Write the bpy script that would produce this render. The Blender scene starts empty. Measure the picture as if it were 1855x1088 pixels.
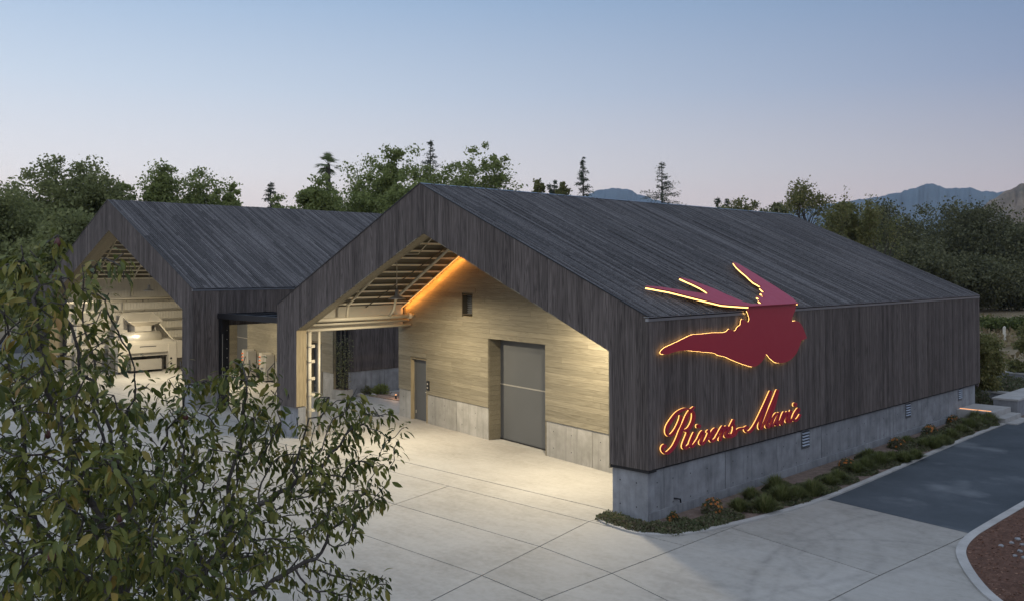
import bpy, bmesh, math, random
import numpy as np
from mathutils import Vector, Matrix
random.seed(7); RNG = np.random.default_rng(7)
SC = bpy.context.scene; COL = SC.collection
PI = math.pi

# ------------------------------------------------------------------ camera
cam = bpy.data.cameras.new('camera'); cam_o = bpy.data.objects.new('camera', cam); COL.objects.link(cam_o); SC.camera = cam_o
CAM = Vector((10.4401, -14.3225, 4.9))
cam_o.location = CAM
cam_o.rotation_euler = (math.radians(90 + 0.90), math.radians(0.13), math.radians(45.097))
cam.sensor_width = 36; cam.lens = 1642.84 / 1855 * 36
cam.shift_x = 14.72 / 1855; cam.shift_y = -82.77 / 1855
cam.clip_start = 0.1; cam.clip_end = 30000

# ------------------------------------------------------------------ sky
W = bpy.data.worlds.new('World'); SC.world = W; W.use_nodes = True
def build_world():
    nt = W.node_tree; N = nt.nodes; L = nt.links
    bg = N['Background']
    tc = N.new('ShaderNodeTexCoord')
    sep = N.new('ShaderNodeSeparateXYZ'); L.new(tc.outputs['Generated'], sep.inputs[0])
    az = math.radians(95)                          # sunset azimuth measured from +y towards -x
    flat = N.new('ShaderNodeVectorMath'); flat.operation = 'MULTIPLY'; flat.inputs[1].default_value = (1, 1, 0); L.new(tc.outputs['Generated'], flat.inputs[0])
    nrm = N.new('ShaderNodeVectorMath'); nrm.operation = 'NORMALIZE'; L.new(flat.outputs[0], nrm.inputs[0])
    dot = N.new('ShaderNodeVectorMath'); dot.operation = 'DOT_PRODUCT'; dot.inputs[1].default_value = (-math.sin(az), math.cos(az), 0); L.new(nrm.outputs[0], dot.inputs[0])
    mp = N.new('ShaderNodeMapRange'); mp.inputs[1].default_value = -0.1; mp.inputs[2].default_value = 1.0; mp.interpolation_type = 'SMOOTHSTEP'
    mp.interpolation_type = 'LINEAR'; L.new(dot.outputs['Value'], mp.inputs[0])
    el = N.new('ShaderNodeMath'); el.operation = 'ARCSINE'; L.new(sep.outputs[2], el.inputs[0])
    ef = N.new('ShaderNodeMapRange'); ef.inputs[1].default_value = 0; ef.inputs[2].default_value = PI / 2; L.new(el.outputs[0], ef.inputs[0])
    def ramp(stops):
        r = N.new('ShaderNodeValToRGB'); e = r.color_ramp.elements
        e[0].position = stops[0][0] / 90; e[0].color = (*stops[0][1], 1)
        e[1].position = stops[-1][0] / 90; e[1].color = (*stops[-1][1], 1)
        for d, c in stops[1:-1]:
            k = e.new(d / 90); k.color = (*c, 1)
        r.color_ramp.interpolation = 'EASE' if False else 'LINEAR'
        L.new(ef.outputs[0], r.inputs[0]); return r
    west = ramp([(0, (.92, .72, .62)), (2.5, (.93, .78, .70)), (6, (.80, .775, .775)), (11, (.59, .67, .76)), (17, (.37, .505, .68)), (35, (.20, .34, .56)), (90, (.13, .25, .47))])
    east = ramp([(0, (.47, .31, .31)), (2.5, (.45, .345, .335)), (6, (.305, .29, .335)), (11, (.15, .20, .335)), (17, (.09, .165, .31)), (35, (.075, .15, .30)), (90, (.09, .17, .34))])
    mix = N.new('ShaderNodeMix'); mix.data_type = 'RGBA'; L.new(mp.outputs[0], mix.inputs[0]); L.new(east.outputs[0], mix.inputs[6]); L.new(west.outputs[0], mix.inputs[7])
    sk = N.new('ShaderNodeTexSky'); sk.sky_type = 'NISHITA'; sk.sun_disc = False
    sk.sun_elevation = math.radians(-2.0); sk.sun_rotation = math.radians(-95); sk.ozone_density = 3; sk.dust_density = 1.0
    m2 = N.new('ShaderNodeMix'); m2.data_type = 'RGBA'; m2.blend_type = 'ADD'; m2.inputs[0].default_value = 0.10
    L.new(mix.outputs[2], m2.inputs[6]); L.new(sk.outputs[0], m2.inputs[7])
    L.new(m2.outputs[2], bg.inputs[0]); bg.inputs[1].default_value = 1.12
build_world()

# twilight: after sunset, a very wide soft fill light added from the camera side
sun = bpy.data.lights.new('sun', 'SUN'); sun.energy = 2.6; sun.angle = math.radians(140); sun.color = (.92, .955, 1.0)
twilight_fill_o = bpy.data.objects.new('sun', sun); COL.objects.link(twilight_fill_o)
_a = math.radians(212); _e = math.radians(50)
twilight_fill_o.rotation_euler = Vector((-math.sin(_a) * math.cos(_e), math.cos(_a) * math.cos(_e), math.sin(_e))).to_track_quat('Z', 'Y').to_euler()

vs = SC.view_settings; vs.view_transform = 'Standard'; vs.look = 'None'; vs.exposure = 0.0; vs.gamma = 1.0; vs.use_curve_mapping = False
SC.cycles.use_denoising = True
SC.cycles.max_bounces = 8; SC.cycles.diffuse_bounces = 4; SC.cycles.glossy_bounces = 3; SC.cycles.transparent_max_bounces = 6
SC.cycles.sample_clamp_indirect = 4.0
SC.cycles.volume_bounces = 0

# ------------------------------------------------------------------ materials
def new_mat(name):
    m = bpy.data.materials.new(name); m.use_nodes = True
    nt = m.node_tree; b = nt.nodes['Principled BSDF']
    return m, nt, b
class NB:
    """small node helper"""
    def __init__(s, nt): s.nt = nt; s.N = nt.nodes; s.L = nt.links
    def node(s, t, **k):
        n = s.N.new(t)
        for a, v in k.items(): setattr(n, a, v)
        return n
    def set(s, sock, v):
        if hasattr(v, 'node'): s.L.new(v, sock)
        else: sock.default_value = v
    def pos(s): return s.node('ShaderNodeNewGeometry').outputs['Position']
    def mapping(s, v, scale=(1, 1, 1), loc=(0, 0, 0), rot=(0, 0, 0)):
        m = s.node('ShaderNodeMapping'); s.set(m.inputs[0], v); s.set(m.inputs[1], loc); m.inputs[2].default_value = rot; m.inputs[3].default_value = scale
        return m.outputs[0]
    def noise(s, v, scale, detail=4, rough=.55, dist=0.0):
        n = s.node('ShaderNodeTexNoise'); s.set(n.inputs['Vector'], v); n.inputs['Scale'].default_value = scale; n.inputs['Detail'].default_value = detail
        n.inputs['Roughness'].default_value = rough; n.inputs['Distortion'].default_value = dist
        return n.outputs['Fac']
    def math(s, op, a, b=0.0, c=None, clamp=False):
        n = s.node('ShaderNodeMath', operation=op); n.use_clamp = clamp; s.set(n.inputs[0], a); s.set(n.inputs[1], b)
        if c is not None: s.set(n.inputs[2], c)
        return n.outputs[0]
    def ramp(s, f, stops):
        n = s.node('ShaderNodeValToRGB'); e = n.color_ramp.elements
        e[0].position, e[0].color = stops[0][0], (*stops[0][1], 1); e[1].position, e[1].color = stops[-1][0], (*stops[-1][1], 1)
        for p, c in stops[1:-1]: k = e.new(p); k.color = (*c, 1)
        s.set(n.inputs[0], f); return n.outputs[0]
    def mix(s, f, a, b, mode='MIX'):
        n = s.node('ShaderNodeMix', data_type='RGBA', blend_type=mode); s.set(n.inputs[0], f)
        for i, v in ((6, a), (7, b)):
            if hasattr(v, 'node'): s.L.new(v, n.inputs[i])
            else: n.inputs[i].default_value = (*v, 1) if len(v) == 3 else v
        return n.outputs[2]
    def val(s, c, v):   # colour times value
        n = s.node('ShaderNodeVectorMath', operation='SCALE'); s.set(n.inputs[0], c); s.set(n.inputs[3], v); return n.outputs[0]
    def bump(s, h, strength, dist, b):
        n = s.node('ShaderNodeBump'); n.inputs['Strength'].default_value = strength; n.inputs['Distance'].default_value = dist
        s.set(n.inputs['Height'], h); s.L.new(n.outputs[0], b.inputs['Normal'])
def rnd_loc(h):
    oi = h.node('ShaderNodeObjectInfo')
    v = h.node('ShaderNodeCombineXYZ')
    for i, k in enumerate((37.0, 91.0, 53.0)): h.L.new(h.math('MULTIPLY', oi.outputs['Random'], k), v.inputs[i])
    return oi.outputs['Random'], v.outputs[0]
def wood(name, axis, dark, light, rough=.75, spread=.5, streak=None, rot=(0, 0, 0), spec=.2, seg=0):
    """board material; axis = index of the grain direction in (rotated) world space"""
    m, nt, b = new_mat(name); h = NB(nt)
    r, loc = rnd_loc(h)
    sc = [9.0, 9.0, 9.0]; sc[axis] = .45
    p = h.mapping(h.pos(), (1, 1, 1), (0, 0, 0), rot)
    g = h.mapping(p, tuple(sc), loc)
    n1 = h.noise(g, 1.0, 3, .5, .9)
    rings = h.math('FRACT', h.math('MULTIPLY', n1, 7.0))
    rings = h.math('ABSOLUTE', h.math('SUBTRACT', rings, .5))
    sc2 = [60.0, 60.0, 60.0]; sc2[axis] = 1.6
    fine = h.noise(h.mapping(p, tuple(sc2), loc), 1.0, 4, .65)
    f = h.math('ADD', h.math('MULTIPLY', rings, .9), h.math('MULTIPLY', fine, .75))
    c = h.ramp(f, [(.25, dark), (.95, light)])
    tone = h.math('MULTIPLY_ADD', r, spread * 2, 1 - spread)
    if seg:
        s2 = h.node('ShaderNodeSeparateXYZ'); h.L.new(p, s2.inputs[0])
        k = h.math('FLOOR', h.math('ADD', h.math('DIVIDE', s2.outputs[axis], seg), h.math('MULTIPLY', r, 31.7)))
        wn = h.node('ShaderNodeTexWhiteNoise', noise_dimensions='2D'); cv = h.node('ShaderNodeCombineXYZ'); h.L.new(k, cv.inputs[0]); h.L.new(h.math('MULTIPLY', r, 977.0), cv.inputs[1]); h.L.new(cv.outputs[0], wn.inputs[0])
        tone = h.math('MULTIPLY_ADD', h.math('POWER', wn.outputs[0], 1.5), spread * 2.2, 1 - spread)
    big = h.noise(h.mapping(p, (.25, .25, .25)), 1.0, 2)
    tone = h.math('MULTIPLY', tone, h.math('MULTIPLY_ADD', big, .5, .75))
    c = h.val(c, tone)
    if streak:
        sc3 = [26.0, 26.0, 26.0]; sc3[axis] = .5
        s = h.noise(h.mapping(p, tuple(sc3), loc), 1.0, 3, .6)
        c = h.mix(h.math('MULTIPLY', h.math('GREATER_THAN', s, .62), .5), c, streak)
    h.L.new(c, b.inputs['Base Color']); b.inputs['Roughness'].default_value = rough; b.inputs['Specular IOR Level'].default_value = spec
    h.bump(f, .5, .004, b)
    return m
def plain(name, col, rough=.5, metal=0.0, spec=.4, noise=.15, scale=6.0, bump=0.0):
    m, nt, b = new_mat(name); h = NB(nt)
    n = h.noise(h.pos(), scale, 5, .6)
    c = h.mix(n, tuple(v * (1 - noise) for v in col), tuple(min(1, v * (1 + noise)) for v in col))
    h.L.new(c, b.inputs['Base Color']); b.inputs['Metallic'].default_value = metal
    b.inputs['Specular IOR Level'].default_value = spec
    h.L.new(h.math('MULTIPLY_ADD', n, .2, rough - .1), b.inputs['Roughness'])
    if bump: h.bump(h.noise(h.pos(), scale * 6, 3), bump, .01, b)
    return m
def emit(name, col, s):
    m = bpy.data.materials.new(name); m.use_nodes = True; nt = m.node_tree
    nt.nodes.remove(nt.nodes['Principled BSDF']); e = nt.nodes.new('ShaderNodeEmission')
    e.inputs[0].default_value = (*col, 1); e.inputs[1].default_value = s
    nt.links.new(e.outputs[0], nt.nodes['Material Output'].inputs[0]); m.cycles.emission_sampling = 'AUTO'
    return m
def concrete(name, c0, c1, streaks=True, board=0.0):
    m, nt, b = new_mat(name); h = NB(nt); r, loc = rnd_loc(h)
    p = h.pos()
    n = h.noise(h.mapping(p, (1, 1, 1), loc), 2.2, 7, .62)
    c = h.ramp(n, [(.3, c0), (.7, c1)])
    if streaks:
        s = h.noise(h.mapping(p, (7, 7, .5), loc), 1.0, 4, .6)
        c = h.mix(h.math('MULTIPLY', h.math('SUBTRACT', s, .5, clamp=True), 2.2, clamp=True), c, tuple(v * .55 for v in c0))
    pit = h.noise(p, 60, 2, .5)
    c = h.mix(h.math('MULTIPLY', h.math('GREATER_THAN', pit, .7), .5), c, tuple(v * .5 for v in c0))
    c = h.val(c, h.math('MULTIPLY_ADD', r, .22, .89))
    h.L.new(c, b.inputs['Base Color']); b.inputs['Roughness'].default_value = .82; b.inputs['Specular IOR Level'].default_value = .25
    h.bump(h.math('ADD', n, h.math('MULTIPLY', pit, .3)), .35, .006, b)
    return m
def yard_mat():
    m, nt, b = new_mat('yard concrete'); h = NB(nt); p = h.pos(); r, loc = rnd_loc(h)
    n = h.noise(p, .35, 6, .6); n2 = h.noise(h.mapping(p, (1, 3, 1)), 1.4, 7, .65, .4); n3 = h.noise(p, 9, 5, .6)
    f = h.math('ADD', h.math('MULTIPLY', n, .5), h.math('ADD', h.math('MULTIPLY', n2, .25), h.math('MULTIPLY', n3, .28)))
    c = h.ramp(f, [(.36, (.180, .170, .150)), (.52, (.258, .246, .222)), (.68, (.302, .290, .266))])
    # tyre marks: arcs of worn rubber
    xy = h.node('ShaderNodeSeparateXYZ'); h.L.new(p, xy.inputs[0])
    marks = None
    wob = h.math('MULTIPLY', h.math('SUBTRACT', h.noise(p, 1.1, 3), .5), .14)
    grain = h.noise(h.mapping(p, (1, 1, 1)), 3.2, 4, .7)
    for cx, cy, R0, w, amt in [(9.97, 1.43, 7.51, .13, .8), (9.97, 1.43, 7.16, .10, .55), (1.52, .27, 2.6, .13, .7), (5.79, -1.1, 3.87, .10, .7), (6.21, 2.51, 4.13, .14, .7), (-.3, -.76, 4.02, .08, .6), (10.6, -1.2, 6.4, .12, .5), (3.4, -7.5, 4.6, .12, .45), (3.4, -7.5, 6.1, .12, .45)]:
        dx = h.math('SUBTRACT', xy.outputs[0], cx); dy = h.math('SUBTRACT', xy.outputs[1], cy)
        d = h.math('SQRT', h.math('ADD', h.math('MULTIPLY', dx, dx), h.math('MULTIPLY', dy, dy)))
        d = h.math('ABSOLUTE', h.math('ADD', h.math('SUBTRACT', d, R0), wob))
        k = h.math('MULTIPLY', h.math('SUBTRACT', 1.0, h.math('DIVIDE', d, w), clamp=True), amt)
        marks = k if marks is None else h.math('MAXIMUM', marks, k)
    gate = h.math('MULTIPLY', h.math('SUBTRACT', xy.outputs[0], 1.3), .8, clamp=True)
    marks = h.math('MULTIPLY', h.math('MULTIPLY', marks, gate), h.math('MULTIPLY', h.math('MULTIPLY_ADD', grain, 2.8, -.95, clamp=True), .62))
    c = h.mix(marks, c, (.075, .07, .066))
    blot = h.noise(h.mapping(p, (.8, 1.4, 1), (4, 9, 0)), .9, 6, .7)
    c = h.mix(h.math('MULTIPLY', h.math('SUBTRACT', blot, .55, clamp=True), 2.2, clamp=True), c, (.15, .135, .11))
    c = h.val(c, h.math('MULTIPLY_ADD', r, .12, .94))
    h.L.new(c, b.inputs['Base Color']); b.inputs['Roughness'].default_value = .7; b.inputs['Specular IOR Level'].default_value = .3
    h.bump(n3, .15, .004, b)
    return m
def ground_mat(name, stops, scale, bump=.3, fine=30, extra=None):
    m, nt, b = new_mat(name); h = NB(nt); p = h.pos()
    n = h.noise(p, scale, 8, .68); n2 = h.noise(p, fine, 4, .7)
    c = h.ramp(h.math('ADD', h.math('MULTIPLY', n, .65), h.math('MULTIPLY', n2, .35)), stops)
    if extra: c = h.mix(h.math('MULTIPLY', h.math('SUBTRACT', h.noise(p, extra[0], 5), extra[1], clamp=True), 5, clamp=True), c, extra[2])
    h.L.new(c, b.inputs['Base Color']); b.inputs['Roughness'].default_value = .9; b.inputs['Specular IOR Level'].default_value = .15
    h.bump(n2, bump, .02, b)
    return m
def leaf_mat(name, cols, trans=.25, rough=.5, spec=.35, obj=False):
    m, nt, b = new_mat(name); h = NB(nt)
    if obj: r = h.node('ShaderNodeObjectInfo').outputs['Random']
    else: r = h.node('ShaderNodeNewGeometry').outputs['Random Per Island']
    n = h.noise(h.pos(), .55, 3, .6)
    f = h.math('ADD', h.math('MULTIPLY', r, .75), h.math('MULTIPLY', h.math('SUBTRACT', n, .35), .6), clamp=True)
    c = h.ramp(f, [(i / (len(cols) - 1), k) for i, k in enumerate(cols)])
    h.L.new(c, b.inputs['Base Color']); b.inputs['Roughness'].default_value = rough; b.inputs['Specular IOR Level'].default_value = spec
    t = h.node('ShaderNodeBsdfTranslucent'); h.L.new(h.val(c, 1.2), t.inputs[0])
    mx = h.node('ShaderNodeMixShader'); mx.inputs[0].default_value = trans
    h.L.new(b.outputs[0], mx.inputs[1]); h.L.new(t.outputs[0], mx.inputs[2]); h.L.new(mx.outputs[0], nt.nodes['Material Output'].inputs[0])
    return m
RS = math.atan(.4431)
M = {}
M['clad'] = wood('charred cladding', 2, (.039, .033, .0305), (.126, .107, .099), spread=.25, streak=(.14, .12, .11), spec=.10)
M['roofA'] = wood('charred roof boards right pitch', 0, (.030, .028, .0285), (.122, .115, .115), spread=.38, rot=(0, RS, 0), streak=(.175, .168, .168), rough=.8, seg=1.7, spec=.10)
M['tan'] = wood('pale cedar planks', 0, (.122, .105, .071), (.200, .176, .125), spread=.12, rot=(0, 0, math.atan(.173)), rough=.65, spec=.25)
M['tanV'] = wood('pale cedar reveal', 2, (.17, .135, .08), (.28, .23, .145), spread=.12, rough=.6)
M['membrane'] = plain('black membrane', (.012, .012, .013), .8)
M['plinth'] = concrete('plinth concrete', (.125, .129, .137), (.24, .248, .262))
M['wallconc'] = concrete('pale concrete', (.20, .19, .165), (.31, .295, .265))
M['hole'] = plain('tie hole shadow', (.03, .03, .032), .9)
M['yard'] = yard_mat()
M['joint'] = plain('joint filler', (.05, .05, .055), .9)
M['kerb'] = concrete('kerb concrete', (.22, .215, .205), (.31, .305, .295), False)
M['asphalt'] = ground_mat('asphalt', [(.3, (.030, .037, .044)), (.55, (.058, .068, .078)), (.75, (.11, .122, .135))], .5, .5, 55, (.45, .56, (.145, .158, .17)))
M['soil'] = ground_mat('bark mulch', [(.3, (.035, .02, .014)), (.55, (.11, .06, .042)), (.75, (.21, .14, .11))], 7, 1.0, 45)
M['bedsoil'] = ground_mat('gravelly soil', [(.3, (.07, .05, .04)), (.55, (.16, .12, .10)), (.75, (.30, .25, .22))], 5, .9, 60)
M['field'] = ground_mat('dry field', [(.3, (.05, .055, .022)), (.45, (.12, .095, .055)), (.6, (.20, .155, .10)), (.75, (.085, .095, .04))], .09, .6, 2.2)
M['flash'] = plain('zinc flashing', (.28, .29, .31), .35, .9, noise=.08)
M['door'] = plain('grey steel door', (.075, .077, .077), .45, .0, noise=.08, scale=2.5)
M['louvre'] = plain('louvre metal', (.40, .41, .42), .4, .7)
M['louvred'] = plain('bronze louvre', (.10, .085, .06), .5, .5)
M['cream'] = plain('cream painted steel', (.46, .42, .33), .4, 0, noise=.08)
M['purlin'] = plain('uplit pale purlin', (.80, .74, .60), .5, 0, noise=.05)  # paler than the cream steel: light from below put into the colour
M['deck'] = plain('roof deck panel', (.065, .058, .042), .6, 0, noise=.1)
M['panel'] = plain('white wall panel', (.46, .43, .36), .45, 0, noise=.05)
M['girt'] = plain('galvanised girt', (.55, .52, .45), .3, .8, noise=.1)
M['black'] = plain('black steel', (.012, .012, .014), .4, .2, noise=.2)
M['steel'] = plain('brushed stainless steel', (.58, .54, .46), .32, .55, noise=.08, scale=3)
M['steeld'] = plain('dull stainless steel', (.36, .34, .30), .42, .5, noise=.1)
M['rubber'] = plain('black rubber', (.015, .015, .015), .6)
M['orange'] = plain('orange plastic', (.75, .16, .03), .4)
M['blue'] = plain('blue plastic', (.03, .07, .45), .4)
M['red'] = plain('oxblood painted panel', (.28, .010, .026), .42, .0, noise=.0, spec=.7)
M['bark'] = ground_mat('grey bark', [(.3, (.035, .03, .028)), (.55, (.09, .08, .072)), (.75, (.19, .18, .165))], 9, .8, 50)
M['barkfar'] = plain('dark bark', (.05, .042, .035), .9, noise=.4)
M['halo'] = emit('sign halo light', (1.0, .50, .14), 2.0)
M['haloR'] = emit('sign edge light', (1.0, .58, .18), 3.6)
M['haloW'] = emit('sign wall edge light', (1.0, .56, .17), 10.0)
M['led'] = emit('orange cove light', (1.0, .42, .10), 2.5)
M['lamp'] = emit('lamp diffuser', (1.0, .86, .62), 14.0)
M['step'] = emit('step light', (1.0, .45, .2), 1.5)
M['leafN'] = leaf_mat('pear leaf', [(.026, .038, .009), (.055, .070, .014), (.092, .106, .021), (.14, .145, .030), (.185, .165, .035), (.20, .085, .04)], .28, .5, .28)
M['leafO'] = leaf_mat('pear leaf single', [(.044, .058, .013), (.08, .095, .019), (.12, .13, .026), (.16, .155, .032), (.24, .165, .038), (.24, .08, .04)], .30, .5, .28, obj=True)
M['leafG'] = leaf_mat('walnut leaf', [(.115, .140, .050), (.185, .215, .072), (.27, .29, .105)], .44, .6, .15)
M['leafD'] = leaf_mat('oak leaf', [(0.077, 0.087, 0.042), (0.133, 0.14, 0.065), (0.21, 0.207, 0.101)], .30, .6, .15)
M['leafM'] = leaf_mat('olive leaf', [(.105, .118, .050), (.17, .185, .074), (.25, .255, .105)], .44, .6, .15)
M['leafK'] = leaf_mat('evergreen oak leaf', [(.050, .053, .027), (.088, .090, .044), (.145, .140, .07)], .3, .6, .12)
M['leafY'] = leaf_mat('yellowing leaf', [(.095, .105, .040), (.15, .15, .055), (.21, .18, .075)], .42, .6, .15)
M['needle'] = leaf_mat('conifer needle', [(0.048, 0.066, 0.044), (0.078, 0.096, 0.061), (0.108, 0.12, 0.077)], .25, .7, .15)
M['palm'] = leaf_mat('palm frond', [(0.07, 0.098, 0.046), (0.154, 0.182, 0.078)], .3, .5, .3)
M['grass'] = leaf_mat('tuft grass', [(.07, .085, .028), (.12, .14, .05), (.20, .19, .085)], .4, .6, .2)
M['cover'] = leaf_mat('ground cover leaf', [(.05, .07, .03), (.095, .10, .05), (.14, .10, .08)], .3, .6, .2)
M['petal'] = leaf_mat('orange petal', [(.45, .10, .02), (.62, .25, .04), (.35, .04, .03)], .2, .6, .2)
M['vine'] = leaf_mat('vineyard leaf', [(.05, .065, .02), (.085, .105, .032), (.13, .14, .045)], .35, .6, .15)
M['stone'] = concrete('boulder stone', (.14, .13, .12), (.27, .25, .235), False)
M['hill'] = ground_mat('haze tinted wooded hill', [(.35, (.045, .075, .095)), (.6, (.075, .105, .12)), (.75, (.12, .13, .13))], .004, .0, .03)  # blue of distant haze painted into the base colour
M['hillt'] = ground_mat('tan grass hill', [(.38, (.03, .04, .022)), (.5, (.13, .095, .06)), (.7, (.26, .19, .125))], .012, .0, .08)
M['timber'] = wood('deck timber', 0, (.16, .11, .08), (.30, .22, .165), spread=.2)

# ------------------------------------------------------------------ mesh helpers
class MB:
    def __init__(s): s.v = []; s.f = []
    def add(s, vs, fs):
        o = len(s.v); s.v += [tuple(map(float, p)) for p in vs]; s.f += [tuple(i + o for i in f) for f in fs]; return s
    def box(s, x0, x1, y0, y1, z0, z1):
        return s.add([(x0, y0, z0), (x1, y0, z0), (x1, y1, z0), (x0, y1, z0), (x0, y0, z1), (x1, y0, z1), (x1, y1, z1), (x0, y1, z1)],
                     [(0, 3, 2, 1), (4, 5, 6, 7), (0, 1, 5, 4), (1, 2, 6, 5), (2, 3, 7, 6), (3, 0, 4, 7)])
    def obox(s, o, a, b, c):
        """box with corner o and edge vectors a, b, c"""
        o, a, b, c = map(Vector, (o, a, b, c)); P = [o, o + a, o + a + b, o + b]; P += [p + c for p in P]
        f = [(0, 3, 2, 1), (4, 5, 6, 7), (0, 1, 5, 4), (1, 2, 6, 5), (2, 3, 7, 6), (3, 0, 4, 7)]
        if a.cross(b).dot(c) < 0: f = [q[::-1] for q in f]
        return s.add(P, f)
    def prism(s, poly, d):
        """planar polygon (3-D points) swept along d"""
        P = [Vector(p) for p in poly]; d = Vector(d); n = len(P)
        nrm = Vector((0, 0, 0))
        for i in range(n): nrm += (P[i] - P[0]).cross(P[(i + 1) % n] - P[0])
        if nrm.dot(d) > 0: P = P[::-1]
        f = [tuple(range(n)), tuple(range(2 * n - 1, n - 1, -1))]
        f += [(i, i + n, (i + 1) % n + n, (i + 1) % n) for i in range(n)]
        return s.add(P + [p + d for p in P], f)
    def tube(s, path, rad, n=8, cap=True):
        path = [Vector(p) for p in path]; m = len(path)
        if not hasattr(rad, '__len__'): rad = [rad] * m
        vs, fs = [], []; prev = None
        for i, p in enumerate(path):
            t = (path[min(i + 1, m - 1)] - path[max(i - 1, 0)])
            t = t.normalized() if t.length > 1e-9 else Vector((0, 0, 1))
            if prev is None:
                u = t.orthogonal().normalized()
            else:
                u = prev - t * prev.dot(t); u = u.normalized() if u.length > 1e-6 else t.orthogonal().normalized()
            prev = u; w = t.cross(u)
            for k in range(n):
                a = 2 * PI * k / n; vs.append(p + (u * math.cos(a) + w * math.sin(a)) * rad[i])
        for i in range(m - 1):
            for k in range(n):
                fs.append((i * n + k, i * n + (k + 1) % n, (i + 1) * n + (k + 1) % n, (i + 1) * n + k))
        if cap: fs += [tuple(range(n - 1, -1, -1)), tuple((m - 1) * n + k for k in range(n))]
        return s.add(vs, fs)
    def lathe(s, prof, c, n=16):
        c = Vector(c); vs = [c + Vector((r * math.cos(2 * PI * k / n), r * math.sin(2 * PI * k / n), z)) for r, z in prof for k in range(n)]
        fs = [(i * n + k, i * n + (k + 1) % n, (i + 1) * n + (k + 1) % n, (i + 1) * n + k) for i in range(len(prof) - 1) for k in range(n)]
        return s.add(vs, fs)
    def mesh(s, name, smooth=False):
        me = bpy.data.meshes.new(name); me.from_pydata(s.v, [], s.f); me.update()
        if smooth: me.polygons.foreach_set('use_smooth', [True] * len(me.polygons))
        return me
def link(name, me, mat, parent=None, kind=None, world=True):
    o = bpy.data.objects.new(name, me); COL.objects.link(o)
    if mat is not None and len(me.materials) == 0: me.materials.append(M[mat])
    if parent is not None:
        o.parent = parent
        if world: o.location = -root_loc(parent)
    if kind: o['kind'] = kind
    return o
def root_loc(p):
    v = Vector((0, 0, 0))
    while p is not None: v = v + Vector(p.location); p = p.parent
    return v
def put(name, mb, mat, parent=None, kind=None, smooth=False): return link(name, mb.mesh(name, smooth), mat, parent, kind)
def thing(name, label, cat, loc=(0, 0, 0), group=None):
    o = bpy.data.objects.new(name, None); COL.objects.link(o); o.location = loc; o.empty_display_size = .2
    return tag(o, label, cat, group)
def tag(o, label, cat, group=None):
    o['label'] = label; o['category'] = cat
    if group: o['group'] = group
    return o
_u = MB().box(-.5, .5, -.5, .5, -.5, .5)
_unit = {}
def board(name, parent, mat, c, size, rot=(0, 0, 0)):
    """a plank: shared unit box scaled to size, centred on c (world)"""
    k = mat
    if k not in _unit: _unit[k] = _u.mesh('plank ' + mat); _unit[k].materials.append(M[mat])
    o = bpy.data.objects.new(name, _unit[k]); COL.objects.link(o); o.parent = parent
    o.location = Vector(c) - root_loc(parent); o.rotation_euler = rot; o.scale = size
    return o
def U(a, b): return random.uniform(a, b)

# ------------------------------------------------------------------ geometry of the place
XL, XR, XC = -13.53, 0.0, -6.86          # main barn: left wall, right wall, ridge
HEL, HER, HRI = 3.86, 3.98, 7.02
LEN = 18.9
SL = (HRI - HEL) / (XC - XL); SR = (HRI - HER) / (XR - XC)
def roof1(x): return HEL + (x - XL) * SL if x < XC else HER + (XR - x) * SR
OL, OR, OC, OZL, OZR, OZC = -12.46, -0.97, -6.73, 3.13, 3.26, 5.77
def open1(x):
    if x <= OL or x >= OR: return None
    return OZL + (x - OL) * (OZC - OZL) / (OC - OL) if x < OC else OZR + (OR - x) * (OZC - OZR) / (OR - OC)

# ------------------------------------------------------------------ ground
def sheet(name, pts, z, mat, kind='structure', parent=None, th=0.0):
    mb = MB()
    if th: mb.prism([(x, y, z - th) for x, y in pts], (0, 0, th))
    else: mb.add([(x, y, z) for x, y in pts], [tuple(range(len(pts)))])
    o = put(name, mb, mat, parent)
    if kind and parent is None: o['kind'] = kind
    return o
sheet('ground', [(-9000, -9000), (9000, -9000), (9000, 9000), (-9000, 9000)], -.12, 'field')

yard = bpy.data.objects.new('yard', MB().add([(-60, -30, -.03), (9, -30, -.03), (9, 4.4, -.03), (1.2, 20, -.03), (-60, 20, -.03)], [(0, 1, 2, 3, 4)]).mesh('yard'))
yard.data.materials.append(M['joint']); COL.objects.link(yard); yard['kind'] = 'structure'
def slab(pts, g=.011):
    c = Vector((sum(p[0] for p in pts) / len(pts), sum(p[1] for p in pts) / len(pts)))
    q = []
    n = len(pts)
    for i in range(n):       # inset polygon by the joint half-width
        a, b, d = Vector(pts[i - 1]), Vector(pts[i]), Vector(pts[(i + 1) % n])
        n1 = (b - a).normalized(); n1 = Vector((-n1.y, n1.x)); n2 = (d - b).normalized(); n2 = Vector((-n2.y, n2.x))
        if n1.dot(c - b) < 0: n1 = -n1
        if n2.dot(c - b) < 0: n2 = -n2
        k = n1 + n2; k = k / max(.3, 1 + n1.dot(n2)); q.append(b + k * g)
    sheet('slab', [(p.x, p.y) for p in q], random.uniform(-.001, .001), 'yard', None, yard, .028)
Jy = [.25, -.66, -2.50, -4.27, -6.1, -8.0, -10.0, -12.0, -14.5, -17.5, -21, -25]
Kx = [-48, -42, -37, -32.9, -28.8, -24.7, -20.8, -17, -13.2, -9.1, -5.05, -.94]
def kx(i, y): return Kx[i] - .215 * (y + .66)
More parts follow.
